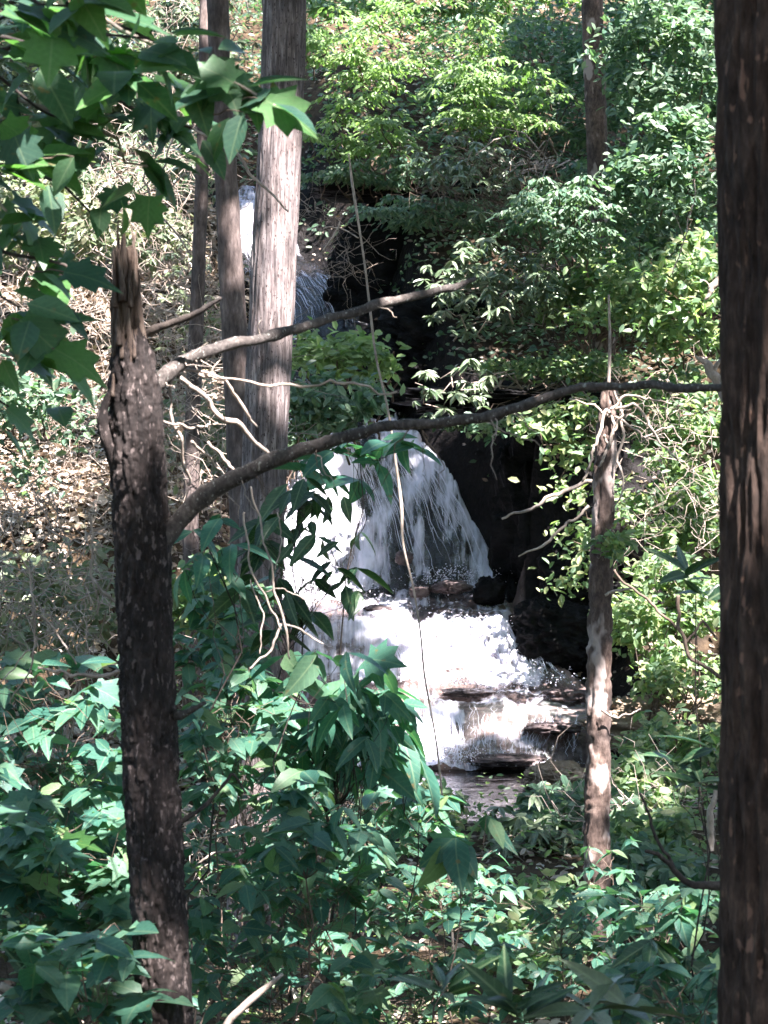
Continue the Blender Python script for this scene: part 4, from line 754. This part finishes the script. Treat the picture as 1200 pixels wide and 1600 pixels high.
SH = [
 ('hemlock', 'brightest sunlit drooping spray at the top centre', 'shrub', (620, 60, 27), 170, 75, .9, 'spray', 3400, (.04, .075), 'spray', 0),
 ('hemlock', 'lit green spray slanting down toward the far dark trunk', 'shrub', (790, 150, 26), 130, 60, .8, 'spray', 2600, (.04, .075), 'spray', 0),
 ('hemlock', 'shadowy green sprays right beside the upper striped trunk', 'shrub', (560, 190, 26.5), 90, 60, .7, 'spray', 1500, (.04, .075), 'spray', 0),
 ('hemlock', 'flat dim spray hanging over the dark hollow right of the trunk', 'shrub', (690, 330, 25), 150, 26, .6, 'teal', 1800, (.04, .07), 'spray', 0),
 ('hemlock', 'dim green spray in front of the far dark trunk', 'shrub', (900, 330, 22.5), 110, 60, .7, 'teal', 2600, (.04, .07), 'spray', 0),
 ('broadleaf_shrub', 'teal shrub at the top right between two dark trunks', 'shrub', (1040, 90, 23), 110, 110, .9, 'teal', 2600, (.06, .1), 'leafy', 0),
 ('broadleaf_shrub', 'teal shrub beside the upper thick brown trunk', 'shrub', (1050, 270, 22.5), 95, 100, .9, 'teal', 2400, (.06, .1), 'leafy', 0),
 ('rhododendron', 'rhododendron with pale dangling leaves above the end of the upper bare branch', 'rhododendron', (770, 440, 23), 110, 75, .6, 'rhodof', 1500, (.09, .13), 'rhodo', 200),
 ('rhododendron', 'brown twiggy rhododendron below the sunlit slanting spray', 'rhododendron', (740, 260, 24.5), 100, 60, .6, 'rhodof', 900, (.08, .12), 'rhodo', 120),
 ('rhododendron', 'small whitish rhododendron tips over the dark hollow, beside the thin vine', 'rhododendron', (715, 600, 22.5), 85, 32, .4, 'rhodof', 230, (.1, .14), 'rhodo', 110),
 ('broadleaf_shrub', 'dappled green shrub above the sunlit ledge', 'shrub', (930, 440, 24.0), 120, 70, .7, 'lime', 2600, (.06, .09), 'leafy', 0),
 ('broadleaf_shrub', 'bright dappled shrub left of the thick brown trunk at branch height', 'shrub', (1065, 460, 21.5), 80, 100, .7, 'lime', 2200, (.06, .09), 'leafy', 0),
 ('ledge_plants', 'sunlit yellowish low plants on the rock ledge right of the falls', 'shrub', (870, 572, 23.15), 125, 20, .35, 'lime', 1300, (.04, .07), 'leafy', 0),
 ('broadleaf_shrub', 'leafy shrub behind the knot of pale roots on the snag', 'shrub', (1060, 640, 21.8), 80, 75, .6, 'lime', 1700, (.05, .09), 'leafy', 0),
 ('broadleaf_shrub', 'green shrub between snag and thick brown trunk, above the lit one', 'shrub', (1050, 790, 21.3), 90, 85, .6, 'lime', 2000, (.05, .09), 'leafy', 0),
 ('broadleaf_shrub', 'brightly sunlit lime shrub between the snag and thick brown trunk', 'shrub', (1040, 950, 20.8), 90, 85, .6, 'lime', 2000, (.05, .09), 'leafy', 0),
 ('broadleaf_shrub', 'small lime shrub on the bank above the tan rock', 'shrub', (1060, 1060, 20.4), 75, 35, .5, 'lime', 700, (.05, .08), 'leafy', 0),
 ('broadleaf_shrub', 'sparse leafy shoots hanging across the dark hollow left of the snag', 'shrub', (870, 700, 22.2), 60, 60, .4, 'lime', 260, (.06, .1), 'leafy', 0),
 ('broadleaf_shrub', 'shrub left of the snag at main fall height', 'shrub', (905, 860, 22.), 45, 110, .4, 'lime', 420, (.05, .09), 'leafy', 0),
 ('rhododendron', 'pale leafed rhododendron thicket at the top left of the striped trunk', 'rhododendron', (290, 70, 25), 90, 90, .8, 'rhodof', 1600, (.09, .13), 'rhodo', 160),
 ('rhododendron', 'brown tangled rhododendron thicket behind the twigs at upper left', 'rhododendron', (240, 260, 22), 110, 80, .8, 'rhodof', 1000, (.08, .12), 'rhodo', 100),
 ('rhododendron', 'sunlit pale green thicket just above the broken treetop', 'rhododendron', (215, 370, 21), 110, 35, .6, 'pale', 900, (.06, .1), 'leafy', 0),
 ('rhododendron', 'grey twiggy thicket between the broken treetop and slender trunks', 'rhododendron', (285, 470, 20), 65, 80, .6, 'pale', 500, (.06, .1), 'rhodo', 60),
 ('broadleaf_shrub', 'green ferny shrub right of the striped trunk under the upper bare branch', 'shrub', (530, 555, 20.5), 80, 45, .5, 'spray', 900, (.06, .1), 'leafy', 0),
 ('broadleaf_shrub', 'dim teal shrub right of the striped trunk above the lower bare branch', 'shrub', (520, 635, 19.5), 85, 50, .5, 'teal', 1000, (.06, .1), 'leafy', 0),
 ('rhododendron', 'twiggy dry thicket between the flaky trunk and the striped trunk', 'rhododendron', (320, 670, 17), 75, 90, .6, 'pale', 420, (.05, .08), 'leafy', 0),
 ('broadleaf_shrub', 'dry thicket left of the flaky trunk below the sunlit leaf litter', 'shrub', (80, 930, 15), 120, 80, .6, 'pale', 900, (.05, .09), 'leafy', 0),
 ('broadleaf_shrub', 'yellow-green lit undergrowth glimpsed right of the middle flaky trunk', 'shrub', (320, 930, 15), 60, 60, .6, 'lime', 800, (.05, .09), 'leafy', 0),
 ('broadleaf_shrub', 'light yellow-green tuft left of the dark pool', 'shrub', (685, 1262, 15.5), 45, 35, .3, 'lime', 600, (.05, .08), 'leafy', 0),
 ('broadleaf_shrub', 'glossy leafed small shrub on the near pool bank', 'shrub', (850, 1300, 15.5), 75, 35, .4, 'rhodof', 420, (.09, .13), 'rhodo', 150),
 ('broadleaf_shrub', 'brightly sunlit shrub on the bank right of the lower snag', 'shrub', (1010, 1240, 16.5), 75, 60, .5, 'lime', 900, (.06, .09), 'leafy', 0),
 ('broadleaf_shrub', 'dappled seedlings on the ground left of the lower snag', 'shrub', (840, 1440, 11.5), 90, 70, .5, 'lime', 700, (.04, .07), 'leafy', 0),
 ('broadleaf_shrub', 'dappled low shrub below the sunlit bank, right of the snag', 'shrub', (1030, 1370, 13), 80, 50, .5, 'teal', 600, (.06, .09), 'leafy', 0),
]
SH += [
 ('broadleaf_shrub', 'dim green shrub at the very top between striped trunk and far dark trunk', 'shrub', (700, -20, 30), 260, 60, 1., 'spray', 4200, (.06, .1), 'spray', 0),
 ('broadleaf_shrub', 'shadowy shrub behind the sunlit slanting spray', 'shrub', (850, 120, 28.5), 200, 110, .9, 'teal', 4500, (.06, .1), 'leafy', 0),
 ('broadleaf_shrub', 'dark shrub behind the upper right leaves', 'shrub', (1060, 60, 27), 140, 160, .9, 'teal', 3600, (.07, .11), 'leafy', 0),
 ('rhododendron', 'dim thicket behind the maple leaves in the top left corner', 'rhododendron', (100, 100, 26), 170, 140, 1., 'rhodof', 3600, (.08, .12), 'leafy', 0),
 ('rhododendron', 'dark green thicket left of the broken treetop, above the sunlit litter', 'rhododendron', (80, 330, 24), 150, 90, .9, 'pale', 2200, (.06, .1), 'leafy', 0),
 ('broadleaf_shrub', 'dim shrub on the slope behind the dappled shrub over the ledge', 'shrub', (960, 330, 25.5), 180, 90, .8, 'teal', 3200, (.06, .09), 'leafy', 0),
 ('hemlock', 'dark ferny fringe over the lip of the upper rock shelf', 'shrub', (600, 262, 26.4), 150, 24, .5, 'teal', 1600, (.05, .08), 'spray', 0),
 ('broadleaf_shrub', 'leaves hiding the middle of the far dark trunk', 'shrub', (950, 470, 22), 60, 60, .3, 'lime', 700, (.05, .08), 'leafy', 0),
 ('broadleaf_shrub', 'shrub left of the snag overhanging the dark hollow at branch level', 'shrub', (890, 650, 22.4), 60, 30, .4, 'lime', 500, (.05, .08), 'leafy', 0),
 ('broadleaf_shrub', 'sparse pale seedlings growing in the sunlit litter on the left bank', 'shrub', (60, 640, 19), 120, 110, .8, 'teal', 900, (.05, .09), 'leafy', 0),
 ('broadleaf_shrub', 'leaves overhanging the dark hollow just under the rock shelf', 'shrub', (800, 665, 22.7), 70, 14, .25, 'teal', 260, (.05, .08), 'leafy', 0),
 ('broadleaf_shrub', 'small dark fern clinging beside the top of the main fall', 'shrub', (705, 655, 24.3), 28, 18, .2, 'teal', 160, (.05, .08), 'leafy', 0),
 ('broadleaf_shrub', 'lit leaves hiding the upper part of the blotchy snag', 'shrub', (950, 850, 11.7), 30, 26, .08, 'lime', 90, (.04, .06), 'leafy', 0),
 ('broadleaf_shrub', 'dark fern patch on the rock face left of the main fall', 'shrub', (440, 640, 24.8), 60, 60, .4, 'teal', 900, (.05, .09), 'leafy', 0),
]
AT = {(800, 665, 22.7): (880, 620, 23.2), (705, 655, 24.3): (740, 640, 24.6), (950, 850, 11.7): (941, 870, 11.95), (690, 330, 25): (830, 330, 25.6), (740, 260, 24.5): (860, 250, 25.5), (770, 440, 23): (890, 430, 24.2), (715, 600, 22.5): (830, 600, 23.3), (870, 700, 22.2): (960, 640, 22.8), (905, 860, 22.): (1000, 900, 22.4)}
for nm, lab, cat, c, rx, ry, dY, mt, n, s_, sty, sg in SH:
    bush(nm, lab, cat, c, rx, ry, dY, mt, n, s_, sty, singles=sg, stemmat='twig' if mt in ('rhodof', 'pale') else 'btwig', at=AT.get(c))

bush('broadleaf_shrub', 'small shrub covering the bank between the pool and the lower snag', 'shrub', (900, 1270, 15.8), 90, 40, .5, 'teal', 900, (.06, .09))
bush('broadleaf_shrub', 'sunlit pale shrub right of the snag just below pool level', 'shrub', (1010, 1310, 14.5), 80, 40, .4, 'lime', 800, (.06, .09))
bush('broadleaf_shrub', 'low green shrub on the right bank under the tan rock', 'shrub', (1060, 1160, 18.5), 80, 40, .4, 'lime', 700, (.06, .09))
# tangles of thin dry twigs
def brush(label, c, rx, ry, dY, n, mat='twig', rad=(.0022, .005), L=(.25, .8)):
    cen = P(*c); Y = c[2]; base = np.array([cen[0], cen[1], float(H(cen[0], cen[1]))]); root = empty('brush_thicket', base, label, 'thicket'); mb = MB()
    for k in range(n):
        a = cen + np.array([rng.uniform(-1, 1) * rx / F * Y, rng.uniform(-dY, dY), rng.uniform(-1, 1) * ry / F * Y]); a[2] = max(a[2], float(H(a[0], a[1], False)))
        d = nrm(np.array([rng.normal(0, .8), rng.normal(0, .5), rng.normal(.1, .8)])) * rng.uniform(*L); r0 = rng.uniform(*rad)
        mb.add(tube(crooked(a, a + d, 9, .22, k), np.linspace(r0, r0 * .4, 9), 4))
        if k % 2: 
            m_ = a + d * .5; mb.add(tube(crooked(m_, m_ + nrm(d + rng.normal(0, .5, 3)) * .2, 5, .2, k + 3), np.linspace(r0 * .6, r0 * .3, 5), 4))
    mb.build('twigs', M[mat], root, kind='stuff')
brush('pale twig tangle above the broken treetop, left of the slender trunks', (240, 260, 20.5), 110, 110, .6, 150, L=(.3, .9))
brush('pale twig tangle between the slender trunks and the broken treetop', (290, 470, 19), 80, 90, .6, 110)
brush('dry twig tangle between flaky and striped trunks under the branch fork', (320, 650, 15.5), 80, 110, .6, 130)
brush('grey twig tangle at the left edge beside the flaky trunk', (70, 900, 13), 120, 110, .6, 150, L=(.2, .6))
brush('thin twigs poking from the sunlit litter on the left bank', (80, 600, 20), 120, 150, .8, 260)
brush('whitish twigs among the rhododendron at the top left', (300, 80, 24), 100, 90, .6, 110)
brush('brown twigs hanging below the slanting sunlit spray', (760, 290, 24), 110, 50, .5, 90, 'btwig')
brush('fine grey twigs on the rock face right of the striped trunk', (500, 380, 26), 50, 60, .4, 60)
brush('pale twigs among lit leaves beside the thick brown trunk', (1050, 720, 20), 80, 160, .6, 90)
brush('dry twigs lying on the near bank below the lower snag', (960, 1300, 15.5), 110, 60, .6, 80)
brush('dry twigs glimpsed through leaves right of the lower flaky trunk', (400, 1320, 11.5), 110, 50, .5, 70, L=(.15, .4))
# fallen leaves, yellow specks and undergrowth over the ground
def scatter(name, n, x0, x1, y0, y1, mat, s, tilt=.35, lift=.02, keep=None, tpl='w', tall=0):
    x = rng.uniform(x0, x1, n); y = rng.uniform(y0, y1, n)
    d = np.maximum(np.interp(y, sY, sL) - x, x - np.interp(y, sY, sR)); k = (d > .12) | (y < 17) | (y > 31.3); 
    if keep is not None: k &= keep(x, y)
    x = x[k]; y = y[k]; n = len(x); z = H(x, y); k2 = z > -2.5; x, y, z = x[k2], y[k2], z[k2]; n = len(x)
    e = .05; gxn = (H(x + e, y) - z) / e; gyn = (H(x, y + e) - z) / e; nn = nrm(np.stack([-gxn, -gyn, 1 + 0 * x], -1) + rng.normal(0, tilt, (n, 3)))
    V, Q = cloud(FAR[tpl], np.stack([x, y, z + lift + rng.uniform(0, .03, n) + tall * rng.uniform(0, 1, n) * sstep(-.3, .5, fbm(np.stack([x * 1.6, y * 1.6, 0 * x], -1), 8, 3))], -1), rnd(n) * [1, 1, .3], nn, rng.uniform(*s, n))
    return mobj(name, V, Q, M[mat], smooth=False, kind='stuff')
scatter('fallen_leaves', 42000, -9, 9, 9.5, 34, 'litter', (.05, .1), keep=lambda x, y: ~((x > .5) & (x < 2.6) & (y > 23.6) & (y < 24.1)))
scatter('fallen_leaves', 50000, -7, -1.2, 14, 29, 'litter', (.035, .13), .75, .03)
scatter('undergrowth', 70000, -11, 11, 24.2, 46, 'teal', (.07, .13), .6, .12, keep=lambda x, y: (x > -.3) | (y > 28.5), tall=.7)
scatter('ground_seedlings', 16000, -5, 6, 9.5, 19, 'lime', (.04, .08), .55, .05, tall=.4)

# ------------------------------------------------------------------ canopy above the frame
def tree_out(x, y, h, lab, seed):
    b_ = np.array([x, y, float(H(x, y))]); root = empty('canopy_tree', b_, lab, 'tree'); tp = crooked(b_ - [0, 0, .1], b_ + [0, 0, h], 40, .02, seed)
    rr = np.linspace(.17, .05, 40); V, Q = tube(tp, rr, 16, bark_disp(.006, 12, 4, seed)); mobj('trunk', V, Q, M['bark_t'], root); TREES.append((root, tp, rr, M['bark_t']))
tree_out(3.4, 0.5, 12, 'tall forest tree outside the picture to the near right', 3); tree_out(-3.2, -2.5, 12, 'tall forest tree standing behind the viewer to the left', 4)
tree_out(4.2, 9, 13, 'tall forest tree outside the picture right of the thick brown trunk', 5); tree_out(-4.8, 10, 13, 'tall forest tree outside the picture left of the broken tree', 6)
tree_out(6.2, 17, 14, 'tall forest tree outside the picture on the far right bank', 7); tree_out(-6.3, 19, 14, 'tall forest tree outside the picture on the far left bank', 8); tree_out(1.5, -7, 12, 'tall forest tree standing directly behind the viewer', 9)
HOLES = [
 (40, 600, 20, 150, .95), (120, 700, 19, 120, .95), (60, 480, 22, 120, .95), (120, 620, 22, 120, .95), (180, 300, 22, 80, .7), (640, 50, 27.5, 130, .9), (800, 170, 26, 80, .85), (560, 130, 27, 60, .8), (700, 180, 25.5, 50, .8), (1000, 120, 23, 90, .5), (1090, 250, 22.5, 70, .5), (960, 330, 23, 60, .4),
 (620, 1290, 9.8, 70, .85), (480, 1360, 8.8, 70, .85), (700, 1420, 10, 80, .75), (350, 1380, 8.5, 60, .8), (100, 1330, 7, 70, .8), (450, 1480, 7.6, 50, .8), (760, 1520, 8, 60, .8), (600, 1400, 9, 50, .9), (1000, 1440, 8, 60, .85), (1060, 1540, 7.4, 50, .8), (880, 1480, 9, 60, .8), (180, 1560, 6, 60, .7), (540, 1130, 8.2, 60, .4), (120, 1150, 7.4, 70, .35), (340, 1180, 8, 60, .4), (600, 1560, 7.4, 70, .35),
 # px, py, Y, radius px, share of leaves removed: the gaps in the canopy and where their sun patches fall
 (60, 520, 21, 80, 1), (90, 640, 20, 90, 1), (60, 760, 19, 80, .95), (120, 850, 17, 50, .7), (20, 950, 15, 50, .6),
 (290, 60, 25, 60, .9), (330, 120, 25, 40, .9), (230, 370, 21, 70, .9), (300, 400, 20, 40, .8), (160, 350, 21, 40, .8),
 (442, 245, 12, 38, 1), (437, 300, 12, 20, 1), (432, 478, 12, 24, 1), (416, 680, 12, 22, .8), (365, 440, 14, 20, .6), (1165, 650, 4.6, 70, .35), (1170, 1000, 4.6, 60, .25),
 (385, 380, 30, 60, 1), (500, 440, 28.6, 50, .95), (340, 620, 16, 60, .8), (300, 720, 15, 50, .8), (350, 660, 6.2, 50, .4),
 (600, 60, 27, 95, 1), (720, 50, 27, 50, .9), (760, 170, 26, 60, .95), (850, 200, 26, 42, .95), (560, 190, 26, 36, .8), (690, 110, 26, 30, .8),
 (1090, 60, 23, 50, .5), (1010, 60, 23, 40, .5), (1080, 180, 23, 40, .4), (1090, 370, 21.5, 40, .8), (980, 420, 23, 60, .8), (1050, 470, 21.5, 60, .8), (880, 430, 23, 50, .7), (760, 420, 23, 50, .6),
 (860, 570, 23.1, 70, 1), (950, 575, 23.1, 60, 1), (790, 570, 23.1, 45, 1), (740, 600, 22.5, 30, .95), (660, 600, 22.5, 22, .95), (970, 650, 12, 55, .9), (1060, 620, 21.8, 60, .85), (1060, 560, 15, 50, .8),
 (1040, 720, 21.5, 50, .8), (980, 760, 21.5, 50, .8), (850, 800, 12, 40, .4),
 (500, 850, 24.6, 60, 1), (470, 760, 25, 60, 1), (560, 930, 24.0, 60, .95), (480, 930, 24.2, 50, 1), (610, 990, 23.4, 60, .9),
 (720, 1010, 23.1, 70, .95), (790, 1030, 23, 50, .8), (660, 1060, 22.6, 55, .6), (780, 1110, 22.1, 60, .3), (680, 1150, 21.8, 45, 1), (860, 1090, 22.3, 50, .8), (720, 900, 24.1, 35, .6),
 (860, 1120, 21.8, 50, .6), (620, 1100, 22.3, 50, .5), (330, 1330, 11, 40, .9), (700, 1500, 9.5, 60, .8), (800, 1450, 10.5, 70, .85), (600, 1480, 9, 50, .7), (900, 1420, 12, 60, .9), (560, 1420, 9, 60, .8), (80, 1290, 7.4, 50, .7), (430, 1160, 8, 50, .6), (330, 1480, 7.8, 60, .5), (1010, 1480, 7.5, 60, .6), (850, 1580, 7, 50, .5), (130, 1100, 7.4, 50, .4), (220, 250, 22, 60, .6), (100, 400, 23, 60, .8), (150, 560, 20, 50, .9), (30, 420, 22, 60, .8), (150, 720, 19, 60, .9),
 (1040, 900, 20.8, 55, 1), (1060, 980, 20.8, 60, 1), (1010, 1040, 20.5, 45, .9), (1090, 1060, 20.4, 45, 1), (1020, 860, 21, 40, .8), (1060, 1130, 21, 50, .8), (960, 1000, 20.5, 40, .7), (890, 1010, 22.8, 25, .8),
 (935, 1050, 12, 14, .9), (938, 1230, 12, 22, .95),
 (1000, 1250, 16.5, 55, 1), (960, 1330, 15, 45, .9), (1050, 1220, 16, 40, .7), (830, 1300, 15.5, 45, .8), (830, 1400, 12.5, 60, .65), (860, 1500, 11.5, 50, .6), (640, 1400, 12, 60, .6), (685, 1260, 15.5, 32, .95), (1090, 1450, 10, 40, .7), (1100, 1550, 9.5, 30, .8),
 (500, 1270, 9.6, 50, .7), (560, 1300, 9.6, 50, .6), (400, 1380, 8.6, 50, .8), (460, 1400, 8.6, 40, .6), (420, 1290, 12, 40, .9), (510, 1030, 7.7, 40, .65), (470, 1040, 7.7, 26, .6), (60, 1370, 6.9, 50, .8), (150, 1400, 6.9, 36, .7), (120, 1580, 6.5, 40, .7), (40, 1600, 6.3, 40, .7), (560, 720, 9.2, 36, .5),
 (390, 150, 4.9, 60, 1), (100, 80, 5, 90, .7), (60, 180, 5, 60, .7), (30, 330, 5.2, 50, .6), (440, 960, 7.3, 40, .7), (310, 930, 15, 50, .8), (650, 1480, 8, 40, .35), (760, 1400, 9.6, 40, .5), (400, 1560, 6.5, 24, .6),
]
def ray_ground(px, py):
    t = np.arange(9, 45, .05); p = P(px, py, 1.)[None] * t[:, None]; h = H(p[:, 0], p[:, 1]); k = np.nonzero(p[:, 2] < h)[0]
    return float(t[k[0]]) if len(k) else None
def canopy():
    holes = []
    for q in HOLES:
        holes.append(q)
        if q[2] > 13:
            g = ray_ground(q[0], q[1])
            if g and g - q[2] > .35: holes.append((q[0], q[1], g - .1, q[3], q[4]))
    N = 230000
    R0 = np.stack([rng.uniform(-7, 7, N), rng.uniform(2, 34, N), 0 * np.zeros(N)], -1); R0[:, 2] = np.interp(R0[:, 1], [0, 17, 34], [-1.5, -1.5, 6.])
    pos = R0 + SUN * rng.uniform(11, 16, (N, 1))
    cl = fbm(pos * .55, 77, 3)                           # natural thick and thin places
    pos = pos[rng.random(N) < np.clip(.95 + .9 * cl, .5, 1)]
    # unseen leaf clumps added along the sun lines to shade these places
    for px, py, Y, r_, n_ in [(445, 40, 12, 40, 260), (440, 110, 12, 30, 160), (428, 380, 12, 30, 220), (424, 570, 12, 34, 240), (405, 800, 12, 40, 200), (395, 1000, 12, 50, 240), (350, 250, 14, 50, 260), (365, 560, 14, 60, 300), (800, 740, 23.6, 70, 500), (760, 860, 24, 60, 400), (880, 980, 23.2, 45, 300),
            (620, 290, 27.5, 70, 500), (680, 500, 26.5, 60, 400), (215, 700, 6, 60, 260), (230, 1000, 6, 60, 260), (250, 1350, 6, 60, 260), (940, 940, 12, 24, 100), (936, 1130, 12, 24, 100), (935, 1400, 12, 30, 140), (930, 200, 24.5, 40, 300), (1170, 300, 4.6, 80, 260), (1170, 1350, 4.6, 80, 260), (350, 760, 5.95, 60, 200), (290, 580, 6.05, 50, 160), (800, 1240, 19.5, 50, 250)]:
        c = P(px, py, Y); q = c + rnd(n_) * (rng.uniform(0, 1, (n_, 1)) ** .4) * r_ / F * Y * 1.1 + SUN * rng.uniform(11, 15, (n_, 1)); pos = np.vstack([pos, q])
    keep = np.ones(len(pos), bool)
    for px, py, Y, r_, sh in holes:
        sh = 1 + math.log(max(sh, .05)) / 5          # share of sun let through -> share of leaves missing
        c = P(px, py, Y); d = pos - c; t = d @ SUN; dist = np.linalg.norm(d - t[:, None] * SUN, axis=1); rad = r_ / F * Y
        rad = rad + (.1 if Y < 13 else .05 if Y < 18 else .0)
        e = rad * (1 + .25 * np.sin(np.arctan2(d[:, 2], d[:, 0]) * 3 + px)) + .04
        keep &= ~((dist < e) & (t > .5) & (rng.random(len(pos)) < sh))
    pos = pos[keep]
    extra = np.stack([rng.uniform(-16, 16, 30000), rng.uniform(-16, 34, 30000), rng.uniform(8, 13, 30000)], -1)
    extra[:, 2] += np.interp(extra[:, 1], [0, 17, 34], [0, 0, 6])
    # only where its shade does not reach the surroundings in view
    t = (extra[:, 2] + 0) / SUN[2]; foot = extra - SUN * t[:, None]; k = (np.abs(foot[:, 0]) > 8.5) | (foot[:, 1] < 0); extra = extra[k]
    sz = np.r_[rng.uniform(.16, .26, len(pos)), rng.uniform(.3, .45, len(extra))]; pos = np.vstack([pos, extra])
    inside = (np.abs(pos[:, 0]) < .2 * pos[:, 1] + .4) & (pos[:, 2] < .26 * pos[:, 1] + .5) & (pos[:, 1] > 0); k = ~inside; pos = pos[k]; sz = sz[k]
    roots = np.array([tp[-1][:2] if tp[-1][2] > tp[0][2] else tp[0][:2] for _, tp, _, _ in TREES])
    own = np.argmin(((pos[:, None, :2] - roots[None]) ** 2).sum(-1), 1)
    for i, (root, tp, rr, bm) in enumerate(TREES):
        m = own == i
        if not m.any(): continue
        pp = pos[m]; n = len(pp); nn = nrm(SUN * .7 + [0, 0, .5] + rng.normal(0, .45, (n, 3)))
        V, Q = cloud(FAR['w'], pp, rnd(n) * [1, 1, .5], nn, sz[m]); cr = mobj('crown', V, Q, M['canopy'], root, smooth=False, kind='stuff')
        for k_ in range(9):
            e = pp[rng.integers(0, n)]; zz = tp[:, 2]; j = int(np.argmin(np.abs(zz - (e[2] - rng.uniform(.5, 2.5)))))
            if abs(e[0]) < .2 * e[1] + .4 and tp[j][2] < .26 * tp[j][1] + .5: continue
            V, Q = tube(crooked(tp[j], e, 16, .08, k_ + i * 9), np.linspace(min(.05, rr[j] * .6), .01, 16), 8); mobj('branch', V, Q, bm, root)
canopy()
# unseen leaf mass added behind and beside the viewer to block low skylight
n = 60000; a = rng.uniform(0, 2 * np.pi, n); rr_ = rng.uniform(15, 30, n) ; x = np.cos(a) * rr_ * 1.0; y = 6 + np.sin(a) * rr_ * 1.35; z0 = H(x, y, False)
pos = np.stack([x, y, z0 + rng.uniform(0, 15, n)], -1); k = ~((np.abs(x) < .2 * y + 1.5) & (y > 0) & (y < 48)) & ~((np.abs(x) < 11) & (y > 24)); pos = pos[k]; n = len(pos)
V, Q = cloud(FAR['w'], pos, rnd(n) * [1, 1, .5], nrm(rng.normal(0, .6, (n, 3)) + [0, 0, .5] - .6 * nrm(pos * [1, 1, 0])), rng.uniform(.4, .7, n)); mobj('added_woods', V, Q, M['canopy'], smooth=False, kind='stuff')
print('objects', len(bpy.data.objects))
